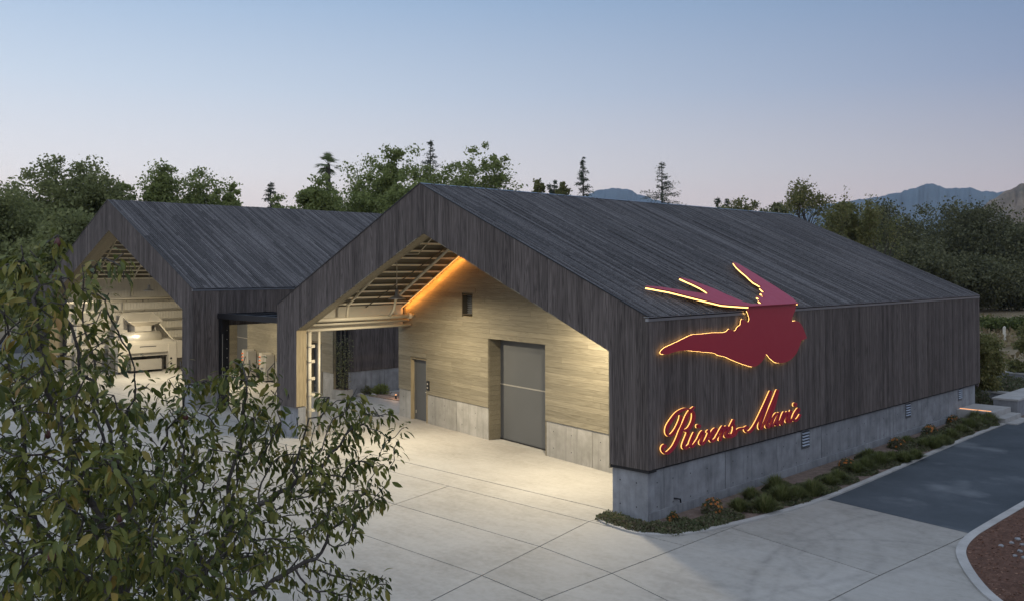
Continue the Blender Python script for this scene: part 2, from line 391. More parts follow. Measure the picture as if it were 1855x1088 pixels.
for j in range(len(Jy) - 1):
    for i in range(len(Kx) - 1):
        ya, yb = Jy[j], Jy[j + 1]
        if j == 0 and i < len(Kx) - 1:
            if i % 3: continue
            i2 = min(i + 3, len(Kx) - 1)
            slab([(kx(i, -.66), yb), (kx(i2, -.66), yb), (kx(i2, -.66), ya), (kx(i, -.66), ya)])
        else:
            slab([(kx(i, yb), yb), (kx(i + 1, yb), yb), (kx(i + 1, ya), ya), (kx(i, ya), ya)])
K = len(Kx) - 1
slab([(-48, .25), (-26, .25), (-26, 9), (-48, 9)]); slab([(-26, .25), (-16.6, .25), (-16.6, 9), (-26, 9)])
slab([(-16.6, .25), (-.94, .25), (-.94, 9), (-16.6, 9)])
slab([(-.94, -.66), (1.25, -.66), (1.25, 2.2), (-.94, 2.2)])
slab([(kx(K, -2.5), -2.5), (1.25, -2.72), (1.25, -.66), (-.94, -.66)])
slab([(kx(K, -4.27), -4.27), (1.26, -4.40), (1.25, -2.72), (kx(K, -2.5), -2.5)])
slab([(1.25, -2.72), (4.2, -3.55), (4.35, 0.2), (1.25, 0.9)])
slab([(1.25, .9), (4.35, .2), (4.6, 3.67), (1.6, 4.19), (1.25, 4.19)])
slab([(4.2, -3.55), (7.5, -4.4), (7.5, 2), (4.6, 3.67), (4.35, .2)])
slab([(1.26, -4.40), (4.2, -5.4), (4.2, -3.55), (1.25, -2.72)])
slab([(4.2, -5.4), (8.5, -6.6), (8.5, -4.6), (7.5, -4.4), (4.2, -3.55)])
for j in range(3, len(Jy) - 1):
    ya, yb = Jy[j], Jy[j + 1]; o = .45 if j == 3 else 0
    if j == 3: slab([(kx(K, yb), yb), (4.2, yb - 1), (4.2, -5.4), (1.26, -4.4), (kx(K, ya), ya)]); slab([(4.2, yb - 1), (8.6, yb - 1.2), (8.5, -6.6), (4.2, -5.4)])
    elif j == 4: slab([(kx(K, yb), yb), (4.2, yb), (4.2, Jy[4] - 1), (kx(K, ya), ya)]); slab([(4.2, yb), (8.8, yb), (8.6, Jy[4] - 1.2), (4.2, Jy[4] - 1)])
    else: slab([(kx(K, yb), yb), (4.2, yb), (4.2, ya), (kx(K, ya), ya)]); slab([(4.2, yb), (9, yb), (8.9, ya), (4.2, ya)])

# driveway
sheet('road', [(1.60, 4.195), (4.585, 3.68), (4.62, 8), (4.75, 20), (5.5, 40), (8.5, 70), (4.5, 72), (1.9, 42), (1.35, 22), (1.34, 17), (1.36, 11)], -.002, 'asphalt')
sheet('road_base', [(1.2, 4.1), (4.9, 3.6), (5.2, 20), (5.8, 40), (9, 72), (4, 73), (1, 42), (1.0, 22)], -.02, 'bedsoil')

def smooth2(P, n=5):
    P = [Vector(p) for p in P]; out = []
    for i in range(len(P) - 1):
        a, b, c, d = P[max(i - 1, 0)], P[i], P[i + 1], P[min(i + 2, len(P) - 1)]
        for k in range(n):
            t = k / n
            out.append(.5 * ((2 * b) + (c - a) * t + (2 * a - 5 * b + 4 * c - d) * t * t + (3 * b - a - 3 * c + d) * t ** 3))
    out.append(P[-1]); return out
def ribbon(name, path, w, z, h, mat, side=1):
    """kerb: strip of width w on the left (side=1) of path, height h above z"""
    mb = MB(); P = [Vector(p) for p in path]; Q = []
    for i, p in enumerate(P):
        t = (P[min(i + 1, len(P) - 1)] - P[max(i - 1, 0)]).normalized(); Q.append(p + Vector((-t.y, t.x)) * w * side)
    n = len(P); vs = [(p.x, p.y, z) for p in P] + [(p.x, p.y, z + h) for p in P] + [(p.x, p.y, z + h) for p in Q] + [(p.x, p.y, z) for p in Q]
    fs = []
    for k in range(3):
        for i in range(n - 1): fs.append((k * n + i, k * n + i + 1, (k + 1) * n + i + 1, (k + 1) * n + i))
    fs += [(0, n, 2 * n, 3 * n), (n - 1, 4 * n - 1, 3 * n - 1, 2 * n - 1)]
    mb.add(vs, fs); bm = bmesh.new(); me = mb.mesh(name); bm.from_mesh(me); bmesh.ops.recalc_face_normals(bm, faces=bm.faces); bm.to_mesh(me); bm.free()
    o = link(name, me, mat); o['kind'] = 'structure'; return o
bed_edge = smooth2([(-1.03, -.02), (-1.02, -.33), (-.75, -.55), (-.34, -.67), (.10, -.72), (.45, -.64), (.80, -.32), (1.02, .15), (1.18, .8), (1.42, 2.2), (1.58, 4.1), (1.54, 7.16), (1.40, 11.5), (1.34, 14.5), (1.33, 17.2)])
ribbon('kerb', bed_edge, .13, 0, .035, 'kerb', 1)
mulch_edge = smooth2([(4.74, 42), (4.70, 20), (4.60, 7), (4.58, 4.2), (4.60, 3.4), (4.70, 2.65), (4.92, 1.98), (5.40, 1.05), (5.95, .25), (6.9, -.7), (8.6, -2.0)])
ribbon('kerb', mulch_edge, .16, 0, .03, 'kerb', 1)
# planting bed along the plinth
inner = [Vector((p.x, p.y)) for p in bed_edge]
bedp = [(p.x - .05, p.y + .05) for p in inner] + [(-.02, 17.2), (-.02, .1), (-.9, .1)]
sheet('planting_bed', bedp, .012, 'bedsoil')
sheet('mulch_bed', [(p.x + .03, p.y + .02) for p in mulch_edge] + [(12, -2), (12, 42)], .02, 'soil')

# ------------------------------------------------------------------ main barn
barn = thing('barn', 'large dark timber gabled barn carrying the red bird sign, with concrete plinth', 'barn', (XC, LEN / 2, 0))
def gable_boards(parent, xs, x0, x1, roof, opening, hb, y, th, mat='clad'):
    for i in range(len(xs) - 1):
        a, b = xs[i] + .0025, xs[i + 1] - .0025
        oa, ob = opening(a + 1e-4), opening(b - 1e-4)
        za, zb = (hb(a) if oa is None else oa), (hb(b) if ob is None else ob)
        d = U(0, .006)
        put('cladding_board', MB().prism([(a, y + d, za), (b, y + d, zb), (b, y + d, roof(b) - .01), (a, y + d, roof(a) - .01)], (0, th, 0)), mat, parent)
def strips(a, b, w):
    n = max(1, round((b - a) / w)); return [a + (b - a) * i / n for i in range(n)]
xs = strips(XL, OL, .138) + strips(OL, OC, .138) + strips(OC, XC - .0, .138)[:0] + strips(OC, OR, .138) + strips(OR, XR, .138) + [XR]
xs = sorted(set([round(v, 4) for v in xs] ))
xs = [v for v in xs if abs(v - XC) > .05]; xs.append(XC); xs.sort()
hb1 = lambda x: .89 + (x - XL) / (XR - XL) * .13
gable_boards(barn, xs, XL, XR, roof1, open1, hb1, 0.0, .03)
# structural core of the front portal, behind the boards
def portal(parent, xl, hel, xc, hri, xr, her, ol, ozl, oc, ozc, orr, ozr, hb, y0, y1, mat='membrane'):
    mb = MB()
    mb.prism([(xl + .03, y0, hb), (xl + .03, y0, hel - .06), (xc, y0, hri - .07), (oc, y0, ozc + .02), (ol - .02, y0, ozl + .02), (ol - .02, y0, hb)], (0, y1 - y0, 0))
    mb.prism([(xr - .03, y0, hb), (xr - .03, y0, her - .06), (xc, y0, hri - .07), (oc, y0, ozc + .02), (orr + .02, y0, ozr + .02), (orr + .02, y0, hb)], (0, y1 - y0, 0))
    return put('portal_frame', mb, mat, parent)
portal(barn, XL, HEL, XC, HRI, XR, HER, OL, OZL, OC, OZC, OR, OZR, .95, .036, .30)
def reveal(parent, ol, ozl, oc, ozc, orr, ozr, hb, y0, y1):
    for k in range(3):
        a, b = y0 + (y1 - y0) * k / 3 + .002, y0 + (y1 - y0) * (k + 1) / 3 - .002
        put('jamb_board', MB().box(ol - .02, ol, a, b, hb, ozl), 'tanV', parent)
        put('jamb_board', MB().box(orr, orr + .02, a, b, hb, ozr), 'tanV', parent)
        put('soffit_board', MB().prism([(ol, a, ozl), (oc, a, ozc), (oc, a, ozc + .02), (ol, a, ozl + .02)], (0, b - a, 0)), 'tan', parent)
        put('soffit_board', MB().prism([(orr, a, ozr), (oc, a, ozc), (oc, a, ozc + .02), (orr, a, ozr + .02)], (0, b - a, 0)), 'tan', parent)
reveal(barn, OL, OZL, OC, OZC, OR, OZR, .93, .002, .34)
# side wall boards, right
n = round(LEN / .138)
for i in range(n):
    a, b = LEN * i / n + .0025, LEN * (i + 1) / n - .0025; d = U(0, .006)
    if i == 0: a = .032
    put('cladding_board', MB().box(-.03 - d, -d, a, b, 1.02 + U(-.002, .002), HER - .10), 'clad', barn)
put('wall_core', MB().box(-.28, -.037, .30, LEN - .02, .98, HER - .12), 'membrane', barn)
put('eave_flashing', MB().box(-.06, .012, .0, LEN, HER - .098, HER - .045).box(-.10, .02, .0, LEN, HER - .022, HER - .008), 'flash', barn)
put('rear_wall', MB().prism([(XL, LEN, .9), (XR - .04, LEN, .9), (XR - .04, LEN, HER - .1), (XC, LEN, HRI - .1), (XL, LEN, HEL - .1)], (0, -.1, 0)), 'clad', barn)
# left wall: pier by the portal, beam over the opening, solid behind the cellar wall
put('wall_core', MB().box(XL + .02, XL + .22, .30, 1.0, .9, HEL - .15).box(XL + .02, XL + .22, 1.0, 4.6, 3.06, HEL - .15).box(XL + .02, XL + .22, 4.9, LEN - .1, .0, HEL - .15), 'membrane', barn)
for i in range(7): put('cladding_board', MB().box(XL - .01, XL + .018, .034 + i * .138, .034 + (i + 1) * .138 - .005, .89, HEL - .1), 'clad', barn)
for i in range(7, 34): put('cladding_board', MB().box(XL - .01, XL + .018, .034 + i * .138, .034 + (i + 1) * .138 - .005, 3.05, HEL - .1), 'clad', barn)
put('wall_lining', MB().box(XL + .222, XL + .24, .36, 4.58, 3.07, HEL - .125), 'panel', barn)
# roof
def roof_slab(parent, x0, z0, x1, z1, y0, y1, top, th, name, mat):
    put(name, MB().prism([(x0, y0, z0 - top), (x1, y0, z1 - top), (x1, y0, z1 - top - th), (x0, y0, z0 - top - th)], (0, y1 - y0, 0)), mat, parent)
roof_slab(barn, XR, HER, XC, HRI, .02, LEN, .045, .05, 'roof_membrane', 'membrane')
roof_slab(barn, XL, HEL, XC, HRI, .02, LEN, .045, .05, 'roof_membrane', 'membrane')
roof_slab(barn, XR - .3, HER + .3 * SR, XC, HRI, .30, LEN - .12, .12, .12, 'roof_deck', 'deck')
roof_slab(barn, XL + .25, HEL + .25 * SL, XC, HRI, .30, LEN - .12, .12, .12, 'roof_deck', 'deck')
def roof_boards(parent, xe, ze, xc, zr, y0, y1, pitch, sgn, mat):
    n = round((y1 - y0) / pitch); ang = math.atan((zr - ze) / abs(xc - xe)); Ls = math.hypot(xc - xe, zr - ze)
    for i in range(n):
        yc = y0 + (i + .5) * (y1 - y0) / n; lift = U(-.007, .012); ex = U(-.0, .014)
        mx, mz = (xe + xc) / 2, (ze + zr) / 2
        nx, nz = sgn * math.sin(ang), math.cos(ang)
        board('roof_board', parent, mat, (mx + nx * (-.014 + lift) + sgn * .5 * ex, yc, mz + nz * (-.014 + lift)), (Ls + ex, (y1 - y0) / n - U(.012, .022), .026), (0, sgn * ang, U(-.0004, .0004)))
roof_boards(barn, XR, HER, XC, HRI, .004, LEN, .078, 1, 'roofA')
roof_slab(barn, XL, HEL, XC - .01, HRI, .004, LEN, .0, .03, 'roof_back_pitch', 'clad')
put('ridge_cap', MB().prism([(XC - .05, 0, HRI - .022 - .0), (XC, 0, HRI + .012), (XC + .05, 0, HRI - .012), (XC, 0, HRI - .02)], (0, LEN, 0)), 'flash', barn)
# thin metal verge along the front roof edge
for (xa, za, xb, zb) in ((XL, HEL, XC, HRI), (XR, HER, XC, HRI)):
    put('verge_trim', MB().prism([(xa, -.012, za - .012), (xb, -.012, zb - .012), (xb, -.012, zb + .016), (xa, -.012, za + .016)], (0, .014, 0)), 'black', barn)
# plinth panels
def tie_holes(parent, pts, nrm):
    mb = MB(); nrm = Vector(nrm).normalized(); u = Vector((-nrm.y, nrm.x, 0)); v = Vector((0, 0, 1))
    for p in pts:
        p = Vector(p) + nrm * .002; k = 8; r = .016
        mb.add([p + (u * math.cos(2 * PI * i / k) + v * math.sin(2 * PI * i / k)) * r for i in range(k)], [tuple(range(k))])
    o = put('tie_hole', mb, 'hole', parent, 'stuff'); return o
py = [.08, .62, 2.88, 5.13, 7.36, 9.57, 11.79, 13.92, 16.12, 18.62]
for a, b in zip(py[:-1], py[1:]):
    o = put('plinth_panel', MB().box(-.25, -.08 + U(-.003, .003), a + .009, b - .009, -.1, 1.015), 'plinth', barn)
    tie_holes(o, [(-.077, y, z) for y in np.arange(a + .3, b - .15, .62) for z in (.25, .72)], (1, 0, 0))
put('plinth_core', MB().box(-.27, -.10, .2, 18.6, -.1, 1.0).box(-13.3, -12.6, .2, .3, -.1, .88), 'hole', barn)
put('footing', MB().box(-.09, -.045, .1, 18.6, -.1, .17), 'plinth', barn)
o = put('plinth_panel', MB().box(OR + .03, -.08, .08, .30, -.1, 1.00), 'plinth', barn); tie_holes(o, [(x, .08, z) for x in (-.75, -.35) for z in (.25, .72)], (0, -1, 0))
o = put('plinth_panel', MB().box(-13.46, OL - .03, .08, .34, -.1, .90), 'plinth', barn); tie_holes(o, [(x, .08, z) for x in (-13.2, -12.8) for z in (.3, .7)], (0, -1, 0))
# wall vents in the plinth
for y0, y1, z0, z1 in ((6.30, 6.72, .54, .98), (12.66, 13.06, .54, .98), (16.98, 17.36, .60, 1.0)):
    f = put('vent_frame', MB().box(-.078, -.062, y0, y0 + .03, z0, z1).box(-.078, -.062, y1 - .03, y1, z0, z1).box(-.078, -.062, y0 + .03, y1 - .03, z1 - .03, z1).box(-.078, -.062, y0 + .03, y1 - .03, z0, z0 + .03), 'flash', barn)
    put('vent_back', MB().box(-.0785, -.0765, y0 + .03, y1 - .03, z0 + .03, z1 - .03), 'hole', f)
    for k in range(5):
        z = z0 + .05 + k * (z1 - z0 - .08) / 5
        put('vent_slat', MB().prism([(-.074, y0 + .035, z + .03), (-.05, y0 + .035, z), (-.046, y0 + .035, z + .008), (-.07, y0 + .035, z + .038)], (0, y1 - y0 - .07, 0)), 'louvre', f)
put('hose_bib', MB().tube([(-.078, 0.96, 0.31), (-.02, 0.98, 0.31), (0.0, 1.06, 0.29), (0.0, 1.08, 0.22)], .018, 6), 'black', barn)
# carved letter on the left pier
put('pier_letter', MB().tube([(-12.93, -.003, 1.10), (-12.88, -.003, 1.27), (-12.83, -.003, 1.10)], .009, 4).tube([(-12.91, -.003, 1.16), (-12.85, -.003, 1.16)], .008, 4), 'hole', barn)

# purlins and ceiling steel inside the front bay (left pitch and right pitch)
CW = (0.173, 1.0)                                      # cellar wall line: .173 x + y = CD
CD = .173 * -13.68 + 4.71
def cw_y(x): return CD - .173 * x
for k in range(15):
    x = XL + .55 + k * .42
    z = roof1(x) - .25
    board('purlin', barn, 'purlin', (x, (.31 + cw_y(x)) / 2, z - .05), (.055, cw_y(x) - .31, .05), (0, 0, 0))
    if k % 3 == 0:
        x2 = XR - .7 - k * .42; board('purlin', barn, 'purlin', (x2, (.31 + cw_y(x2)) / 2, roof1(x2) - .295), (.05, cw_y(x2) - .31, .09))
for y in (1.15, 2.95):
    put('bracing_strap', MB().prism([(XL + .4, y, roof1(XL + .4) - .345), (XC - .3, y, roof1(XC - .3) - .345), (XC - .3, y, roof1(XC - .3) - .36), (XL + .4, y, roof1(XL + .4) - .36)], (0, .035, 0)), 'deck', barn)

def pipe(label, pts, r, mat='cream', name='sprinkler_pipe', cat='pipe', coll=()):
    mb = MB().tube(pts, r, 10)
    o = put(name, mb, mat, smooth=True); tag(o, label, cat)
    for c, d in coll:
        c, d = Vector(c), Vector(d).normalized(); put('coupling', MB().tube([c - d * .05, c + d * .05], r * 1.45, 10), mat, o)
    return o
def ru(x, off): return roof1(x) - off
pipe('thick cream pipe slanting under the main barn ceiling nearest the orange glow', [(-8.7, 2.85, ru(-8.7, .5)), (-12.2, 3.45, ru(-12.2, .5)), (-12.35, 3.47, 3.62), (-12.62, 3.5, 3.42)], .045, coll=[((-12.2, 3.45, ru(-12.2, .5)), (-1, .17, -.47))])
pipe('cream pipe slanting under the main barn ceiling close to the gable front', [(-9.6, 1.33, ru(-9.6, .5)), (-12.55, 1.88, ru(-12.55, .5)), (-12.6, 1.88, 3.62), (-12.66, 1.9, 3.40)], .04, coll=[((-12.55, 1.88, ru(-12.55, .5)), (-1, .17, -.47))])
pipe('thin conduit under the main barn ceiling near the ridge', [(-8.0, 1.75, ru(-8.0, .40)), (-9.6, 2.2, ru(-9.6, .40)), (-9.6, 1.2, ru(-9.6, .42))], .015)
pipe('long round cream pipe running into the plank wall over the side opening', [(-12.66, .45, 3.39), (-12.66, 4.68, 3.39)], .065, coll=[((-12.66, 4.35, 3.39), (0, 1, 0)), ((-12.66, .62, 3.39), (0, 1, 0))])
pipe('middle cream rail over the side opening of the main barn', [(-12.95, .5, 3.24), (-12.95, 4.55, 3.24)], .05)
pipe('lowest cream rail over the side opening of the main barn', [(-12.78, .40, 3.09), (-12.78, 4.5, 3.09)], .042)
# pipe stand beside the left portal jamb
st = thing('pipe_stand', 'cream pipe ladder with bracket rungs inside the left portal jamb', 'pipe stand', (-12.75, .6, 0))
put('upright', MB().tube([(-12.66, .56, 0), (-12.66, .56, 3.06)], .068, 12), 'cream', st, smooth=True)
put('upright', MB().tube([(-12.66, .90, 0), (-12.66, .90, 3.06)], .042, 12), 'cream', st, smooth=True)
put('upright', MB().box(-12.92, -12.88, .42, .76, 0, 3.0), 'steeld', st)
for z in (.72, 1.18, 1.66, 2.17, 2.62):
    r = put('rung', MB().box(-12.82, -12.77, .36, .84, z - .045, z + .045), 'cream', st)
    put('clamp', MB().tube([(-12.66, .56, z - .02), (-12.66, .56, z + .02)], .078, 12), 'steeld', r)

# ------------------------------------------------------------------ cellar wall (runs obliquely behind both barns)
TH = math.atan2(-.173, 1.0); CU = Vector((math.cos(TH), math.sin(TH), 0)); CN = Vector((math.sin(TH), -math.cos(TH), 0))   # CN faces the yard
P0 = Vector((-13.68, 4.71, 0))
def cp(x, z, off=0.0):
    """point on the wall plane above plan coordinate x, moved off towards the yard"""
    return Vector((x, cw_y(x), z)) + CN * off
def cbox(x0, x1, z0, z1, o0, o1):
    a = cp(x0, z0, o0); return MB().obox(a, cp(x1, z0, o0) - a, CN * (o1 - o0), (0, 0, z1 - z0))
def plank_wall(parent, x0, x1, zb, ztop, holes, w=.142):
    z = zb; row = 0
    while True:
        zc = z + w / 2
        if zc > 6.6: break
        lo, hi = x0, x1
        a, b = ztop(zc, lo, hi)
        if b - a < .15: break
        spans = [(a, b)]
        for hx0, hx1, hz0, hz1 in holes:
            if hz0 < zc < hz1:
                ns = []
                for s in spans:
                    if hx1 <= s[0] or hx0 >= s[1]: ns.append(s); continue
                    if hx0 > s[0]: ns.append((s[0], hx0))
                    if hx1 < s[1]: ns.append((hx1, s[1]))
                spans = ns
        for s0, s1 in spans:
            x = s0; first = True
            while x < s1 - .01:
                Lx = U(1.3, 3.2) if not first else U(.5, 2.8); first = False
                e = min(s1, x + Lx)
                if s1 - e < .35: e = s1
                c = cp((x + e) / 2, zc, -.011 + U(-.0015, .0015))
                board('plank', parent, 'tan', c, ((e - x) / math.cos(TH) - .003, .022, w - .0035), (0, 0, TH))
                x = e
        z += w
ztop1 = lambda z, lo, hi: (max(lo, XL + (z - HEL + .18) / SL) if z > HEL - .2 else lo, min(hi, -(z - HER + .18) / SR) if z > HER - .2 else hi)
BD = (-8.39, -5.75, 0, 2.96)     # big door opening
PD = (-12.86, -11.84, 0, 2.0)    # small door opening
LV = (-9.76, -9.20, 3.55, 4.14)  # louvre
wallA = thing('cellar_wall', 'pale cedar plank wall on concrete base under the main barn roof, with big grey door', 'wall', (-7, 4, 0))
plank_wall(wallA, -13.68, -.25, .925, ztop1, [BD, PD, LV])
core = MB()
for x0, x1, z0, z1 in ((-13.66, PD[0], 0, 3.5), (PD[0], PD[1], 2.02, 3.5), (PD[1], BD[0], 0, 3.5), (BD[0], BD[1], 2.98, 3.5), (BD[1], -.28, 0, 3.5)):
    q = cbox(x0, x1, z0 + .0, z1, -.30, -.045); core.add(q.v, q.f)
for x0, x1, z0, z1 in ((-13.3, LV[0], 3.5, 4.14), (LV[1], -.3, 3.5, 4.14)):
    q = cbox(x0, x1, 3.505, 4.14, -.30, -.045); core.add(q.v, q.f)
core.prism([cp(x, z, -.045) for x, z in ((-13.0, 4.145), (-.6, 4.145), (XC, 6.88))], -CN * .25)
put('wall_core', core, 'tanV', wallA)
def plinths(parent, spans, h=.915):
    for x0, x1 in spans:
        o = put('plinth_panel', cbox(x0 + .006, x1 - .006, -.05, h, -.045, -.02), 'wallconc', parent)
        tie_holes(o, [cp(x, z, -.02) for x in np.arange(x0 + .3, x1 - .2, .72) for z in (.25, .68)], CN)
plinths(wallA, [(-13.66, -12.88), (-11.82, -10.10), (-10.10, -8.41), (-5.73, -3.91), (-3.91, -.3)])
put('wall_end', MB().obox(cp(-13.68, .925, -.30), CU * .02, CN * .296, (0, 0, 2.6)), 'tanV', wallA)
def big_door(parent, x0, x1, h, depth):
    """recessed double-height sliding door with cedar-lined reveal"""
    for xa in (x0, x1):
        s = 1 if xa == x0 else -1
        nrow = 21
        for k in range(nrow):
            z0 = k * h / nrow; a = cp(xa, z0 + .002, -.02)
            put('reveal_board', MB().obox(a + CU * (0 if s > 0 else -.02), CU * .02, -CN * (depth - .02), (0, 0, h / nrow - .004)), 'tan', parent)
    put('reveal_head', MB().obox(cp(x0, h, -.02), CU * ((x1 - x0) / math.cos(TH)), -CN * (depth - .02), (0, 0, .02)), 'tanV', parent)
    d = put('door_leaf', cbox(x0 + .02, x1 - .02, .03, h * .535, -depth - .05, -depth), 'door', parent)
    put('door_leaf', cbox(x0 + .02, x1 - .02, h * .535 + .012, h, -depth - .05, -depth), 'door', parent)
    put('door_rail', cbox(x0 + .02, x1 - .02, h * .535 - .012, h * .535 + .022, -depth, -depth + .012), 'steeld', d)
    put('door_sill', cbox(x0 + .02, x1 - .02, .0, .04, -depth, -depth + .02), 'black', parent)
big_door(wallA, BD[0], BD[1], 2.96, .42)
def small_door(parent, x0, x1, h, depth):
    put('reveal_board', MB().obox(cp(x0, 0, 0), CU * .02, -CN * depth, (0, 0, h)), 'tanV', parent)
    put('reveal_board', MB().obox(cp(x1, 0, 0), -CU * .02, -CN * depth, (0, 0, h)), 'tanV', parent)
    put('reveal_head', MB().obox(cp(x0, h, 0), CU * ((x1 - x0) / math.cos(TH)), -CN * depth, (0, 0, .02)), 'tanV', parent)
    d = put('door', cbox(x0 + .02, x1 - .02, .01, h, -depth - .05, -depth), 'door', parent)
    put('door_frame', cbox(x0 + .02, x0 + .07, .0, h, -depth, -depth + .03), 'door', d)
    put('door_handle', MB().tube([cp(x1 - .11, .95, -depth), cp(x1 - .11, .95, -depth + .06), cp(x1 - .24, .95, -depth + .06)], .012, 6), 'steel', d)
    put('hinge', cbox(x0 + .075, x0 + .10, .2, .3, -depth, -depth + .012), 'steel', d)
small_door(wallA, PD[0], PD[1], 1.99, .16)
# louvre
lf = put('louvre_frame', MB(), 'louvred', wallA)
bpy.data.objects.remove(lf)
q = MB()
for x0, x1, z0, z1 in ((LV[0], LV[0] + .02, LV[2], LV[3]), (LV[1] - .02, LV[1], LV[2], LV[3]), (LV[0], LV[1], LV[2], LV[2] + .02), (LV[0], LV[1], LV[3] - .02, LV[3])):
    t = cbox(x0, x1, z0, z1, -.28, .004); q.add(t.v, t.f)
lf = put('louvre_frame', q, 'louvred', wallA)
for k in range(10):
    z = LV[2] + .03 + k * .056
    put('louvre_slat', MB().obox(cp(LV[0] + .025, z + .03, -.22), CU * (LV[1] - LV[0] - .05), CN * .05 + Vector((0, 0, -.03)), (0, 0, .008)), 'louvre', lf)
put('louvre_back', cbox(LV[0] + .021, LV[1] - .021, LV[2] + .021, LV[3] - .021, -.28, -.26), 'hole', lf)
sw = tag(put('switch_plate', cbox(-11.80, -11.66, 1.06, 1.36, .001, .03), 'black'), 'small black control plate on the planks beside the narrow grey door', 'control plate')
put('button', cbox(-11.755, -11.705, 1.24, 1.29, .03, .04), 'steel', sw); put('button', cbox(-11.755, -11.705, 1.12, 1.17, .03, .04), 'steel', sw)

# cellar wall, far stretch behind the gap and inside the far barn
wallB = thing('cellar_wall', 'pale cedar plank wall on concrete base behind the hose cabinets', 'wall', (-26, 6.8, 0))
ztop2 = lambda z, lo, hi: (lo, hi) if z < 3.9 else (0, 0)
BD2 = (-30.9, -28.25, 0, 2.96); PD2 = (-20.95, -19.85, 0, 2.0)
plank_wall(wallB, -34.0, -18.85, .915, ztop2, [BD2, PD2], .142)
core = MB()
for x0, x1, z0, z1 in ((-34, BD2[0], 0, 3.9), (BD2[0], BD2[1], 2.98, 3.9), (BD2[1], PD2[0], 0, 3.9), (PD2[0], PD2[1], 2.02, 3.9), (PD2[1], -18.87, 0, 3.9)):
    t = cbox(x0, x1, z0, z1, -.30, -.045); core.add(t.v, t.f)
put('wall_core', core, 'tanV', wallB)
plinths(wallB, [(-34, -32.4), (-32.4, -30.92), (-28.23, -26.4), (-26.4, -24.6), (-24.6, -22.8), (-22.8, -20.97), (-19.83, -18.87)], .905)
big_door(wallB, BD2[0], BD2[1], 2.96, .42)
small_door(wallB, PD2[0], PD2[1], 1.99, .16)
# dark side of the cellar seen through the gap
sideW = thing('cellar_side_wall', 'dark board wall on pale plinth seen through the gap between the barns', 'wall', (-18.8, 9, 0))
for k in range(60):
    y = 5.95 + k * .138; d = U(0, .006)
    put('cladding_board', MB().box(-18.80 - d, -18.77 - d, y + .002, y + .135, .93, 3.95), 'clad', sideW)
put('wall_core', MB().box(-19.0, -18.81, 5.75, 14.3, 0, 3.9), 'membrane', sideW)
for k in range(4):
    y = 5.95 + k * 2.1; put('plinth_panel', MB().box(-18.95, -18.80, y + .006, y + 2.09, -.05, .92), 'plinth', sideW)

# link roof between the barns and the black canopy
can = thing('canopy', 'black steel canopy frame projecting from the far barn side wall', 'canopy', (-18, 2.4, 3.14))
put('front_beam', MB().box(-19.95, -15.0, 1.42, 1.56, 3.14, 3.34), 'black', can)
put('rear_beam', MB().box(-19.95, -15.0, 3.3, 3.44, 3.14, 3.34), 'black', can)
put('canopy_roof', MB().box(-19.95, -15.0, 1.57, 3.29, 3.22, 3.30), 'black', can)
for x in (-19.5, -18.2, -16.9): put('rafter', MB().box(x, x + .06, 1.57, 3.29, 3.305, 3.35), 'black', can)
jamb = thing('door_track', 'black bolted steel door track standing against the far barn wall', 'door track', (-19.93, 1.7, 0))
put('post', MB().box(-19.985, -19.86, 1.50, 1.66, 0, 3.13), 'black', jamb); put('post', MB().box(-19.985, -19.90, 1.68, 1.84, 0, 3.13), 'black', jamb)
put('rod', MB().box(-19.858, -19.845, 1.56, 1.575, .9, 2.6), 'steeld', jamb)
for z in np.arange(.4, 3.0, .33): put('bolt', MB().box(-19.90, -19.885, 1.75, 1.775, z, z + .025), 'steel', jamb)

# ------------------------------------------------------------------ far barn
X2L, X2R, X2C, H2E, H2R, Y2, LEN2 = -35.2, -20.0, -27.6, 4.24, 7.80, .5, 24.0
S2 = (H2R - H2E) / (X2R - X2C)
def roof2(x): return H2E + (x - X2L) * S2 if x < X2C else H2E + (X2R - x) * S2
O2L, O2R, O2C, O2Z, O2ZC = -34.4, -20.8, -27.48, 3.48, 6.52
def open2(x):
    if x <= O2L or x >= O2R: return None
    return O2Z + (x - O2L) * (O2ZC - O2Z) / (O2C - O2L) if x < O2C else O2Z + (O2R - x) * (O2ZC - O2Z) / (O2R - O2C)
barn2 = thing('barn', 'farther dark timber gabled barn with the crushing machine standing inside', 'barn', (X2C, 10, 0))
xs = strips(X2L, O2L, .138) + strips(O2L, O2C, .138) + strips(O2C, O2R, .138) + strips(O2R, X2R, .138) + [X2R]
xs = [v for v in xs if abs(v - X2C) > .06] + [X2C]; xs.sort()
gable_boards(barn2, xs, X2L, X2R, roof2, open2, lambda x: .92, Y2, .03)
portal(barn2, X2L, H2E, X2C, H2R, X2R, H2E, O2L, O2Z, O2C, O2ZC, O2R, O2Z, .94, Y2 + .036, Y2 + .60)
reveal(barn2, O2L, O2Z, O2C, O2ZC, O2R, O2Z, .93, Y2 + .002, Y2 + .66)
for x0, x1 in ((X2L + .08, O2L - .03), (O2R + .03, X2R - .08)):
    o = put('plinth_panel', MB().box(x0, x1, Y2 + .08, Y2 + .5, -.05, .93), 'plinth', barn2)
put('plinth_panel', MB().box(X2R - .3, X2R - .08, Y2 + .51, 1.9, -.05, .93), 'plinth', barn2)
k = 0
y = Y2 + .034
while y < 7:
    z0 = .92 if y < 1.86 else 2.89
    put('cladding_board', MB().box(X2R - .03 - U(0, .006), X2R, y, y + .134, z0, H2E - .1), 'clad', barn2); y += .138
put('wall_core', MB().box(X2R - .28, X2R - .037, Y2 + .6, 1.88, .9, H2E - .12).box(X2R - .28, X2R - .037, 1.88, 24, 2.92, H2E - .12).box(X2R - .28, X2R - .037, 6.4, 24, 0, 2.92), 'membrane', barn2)
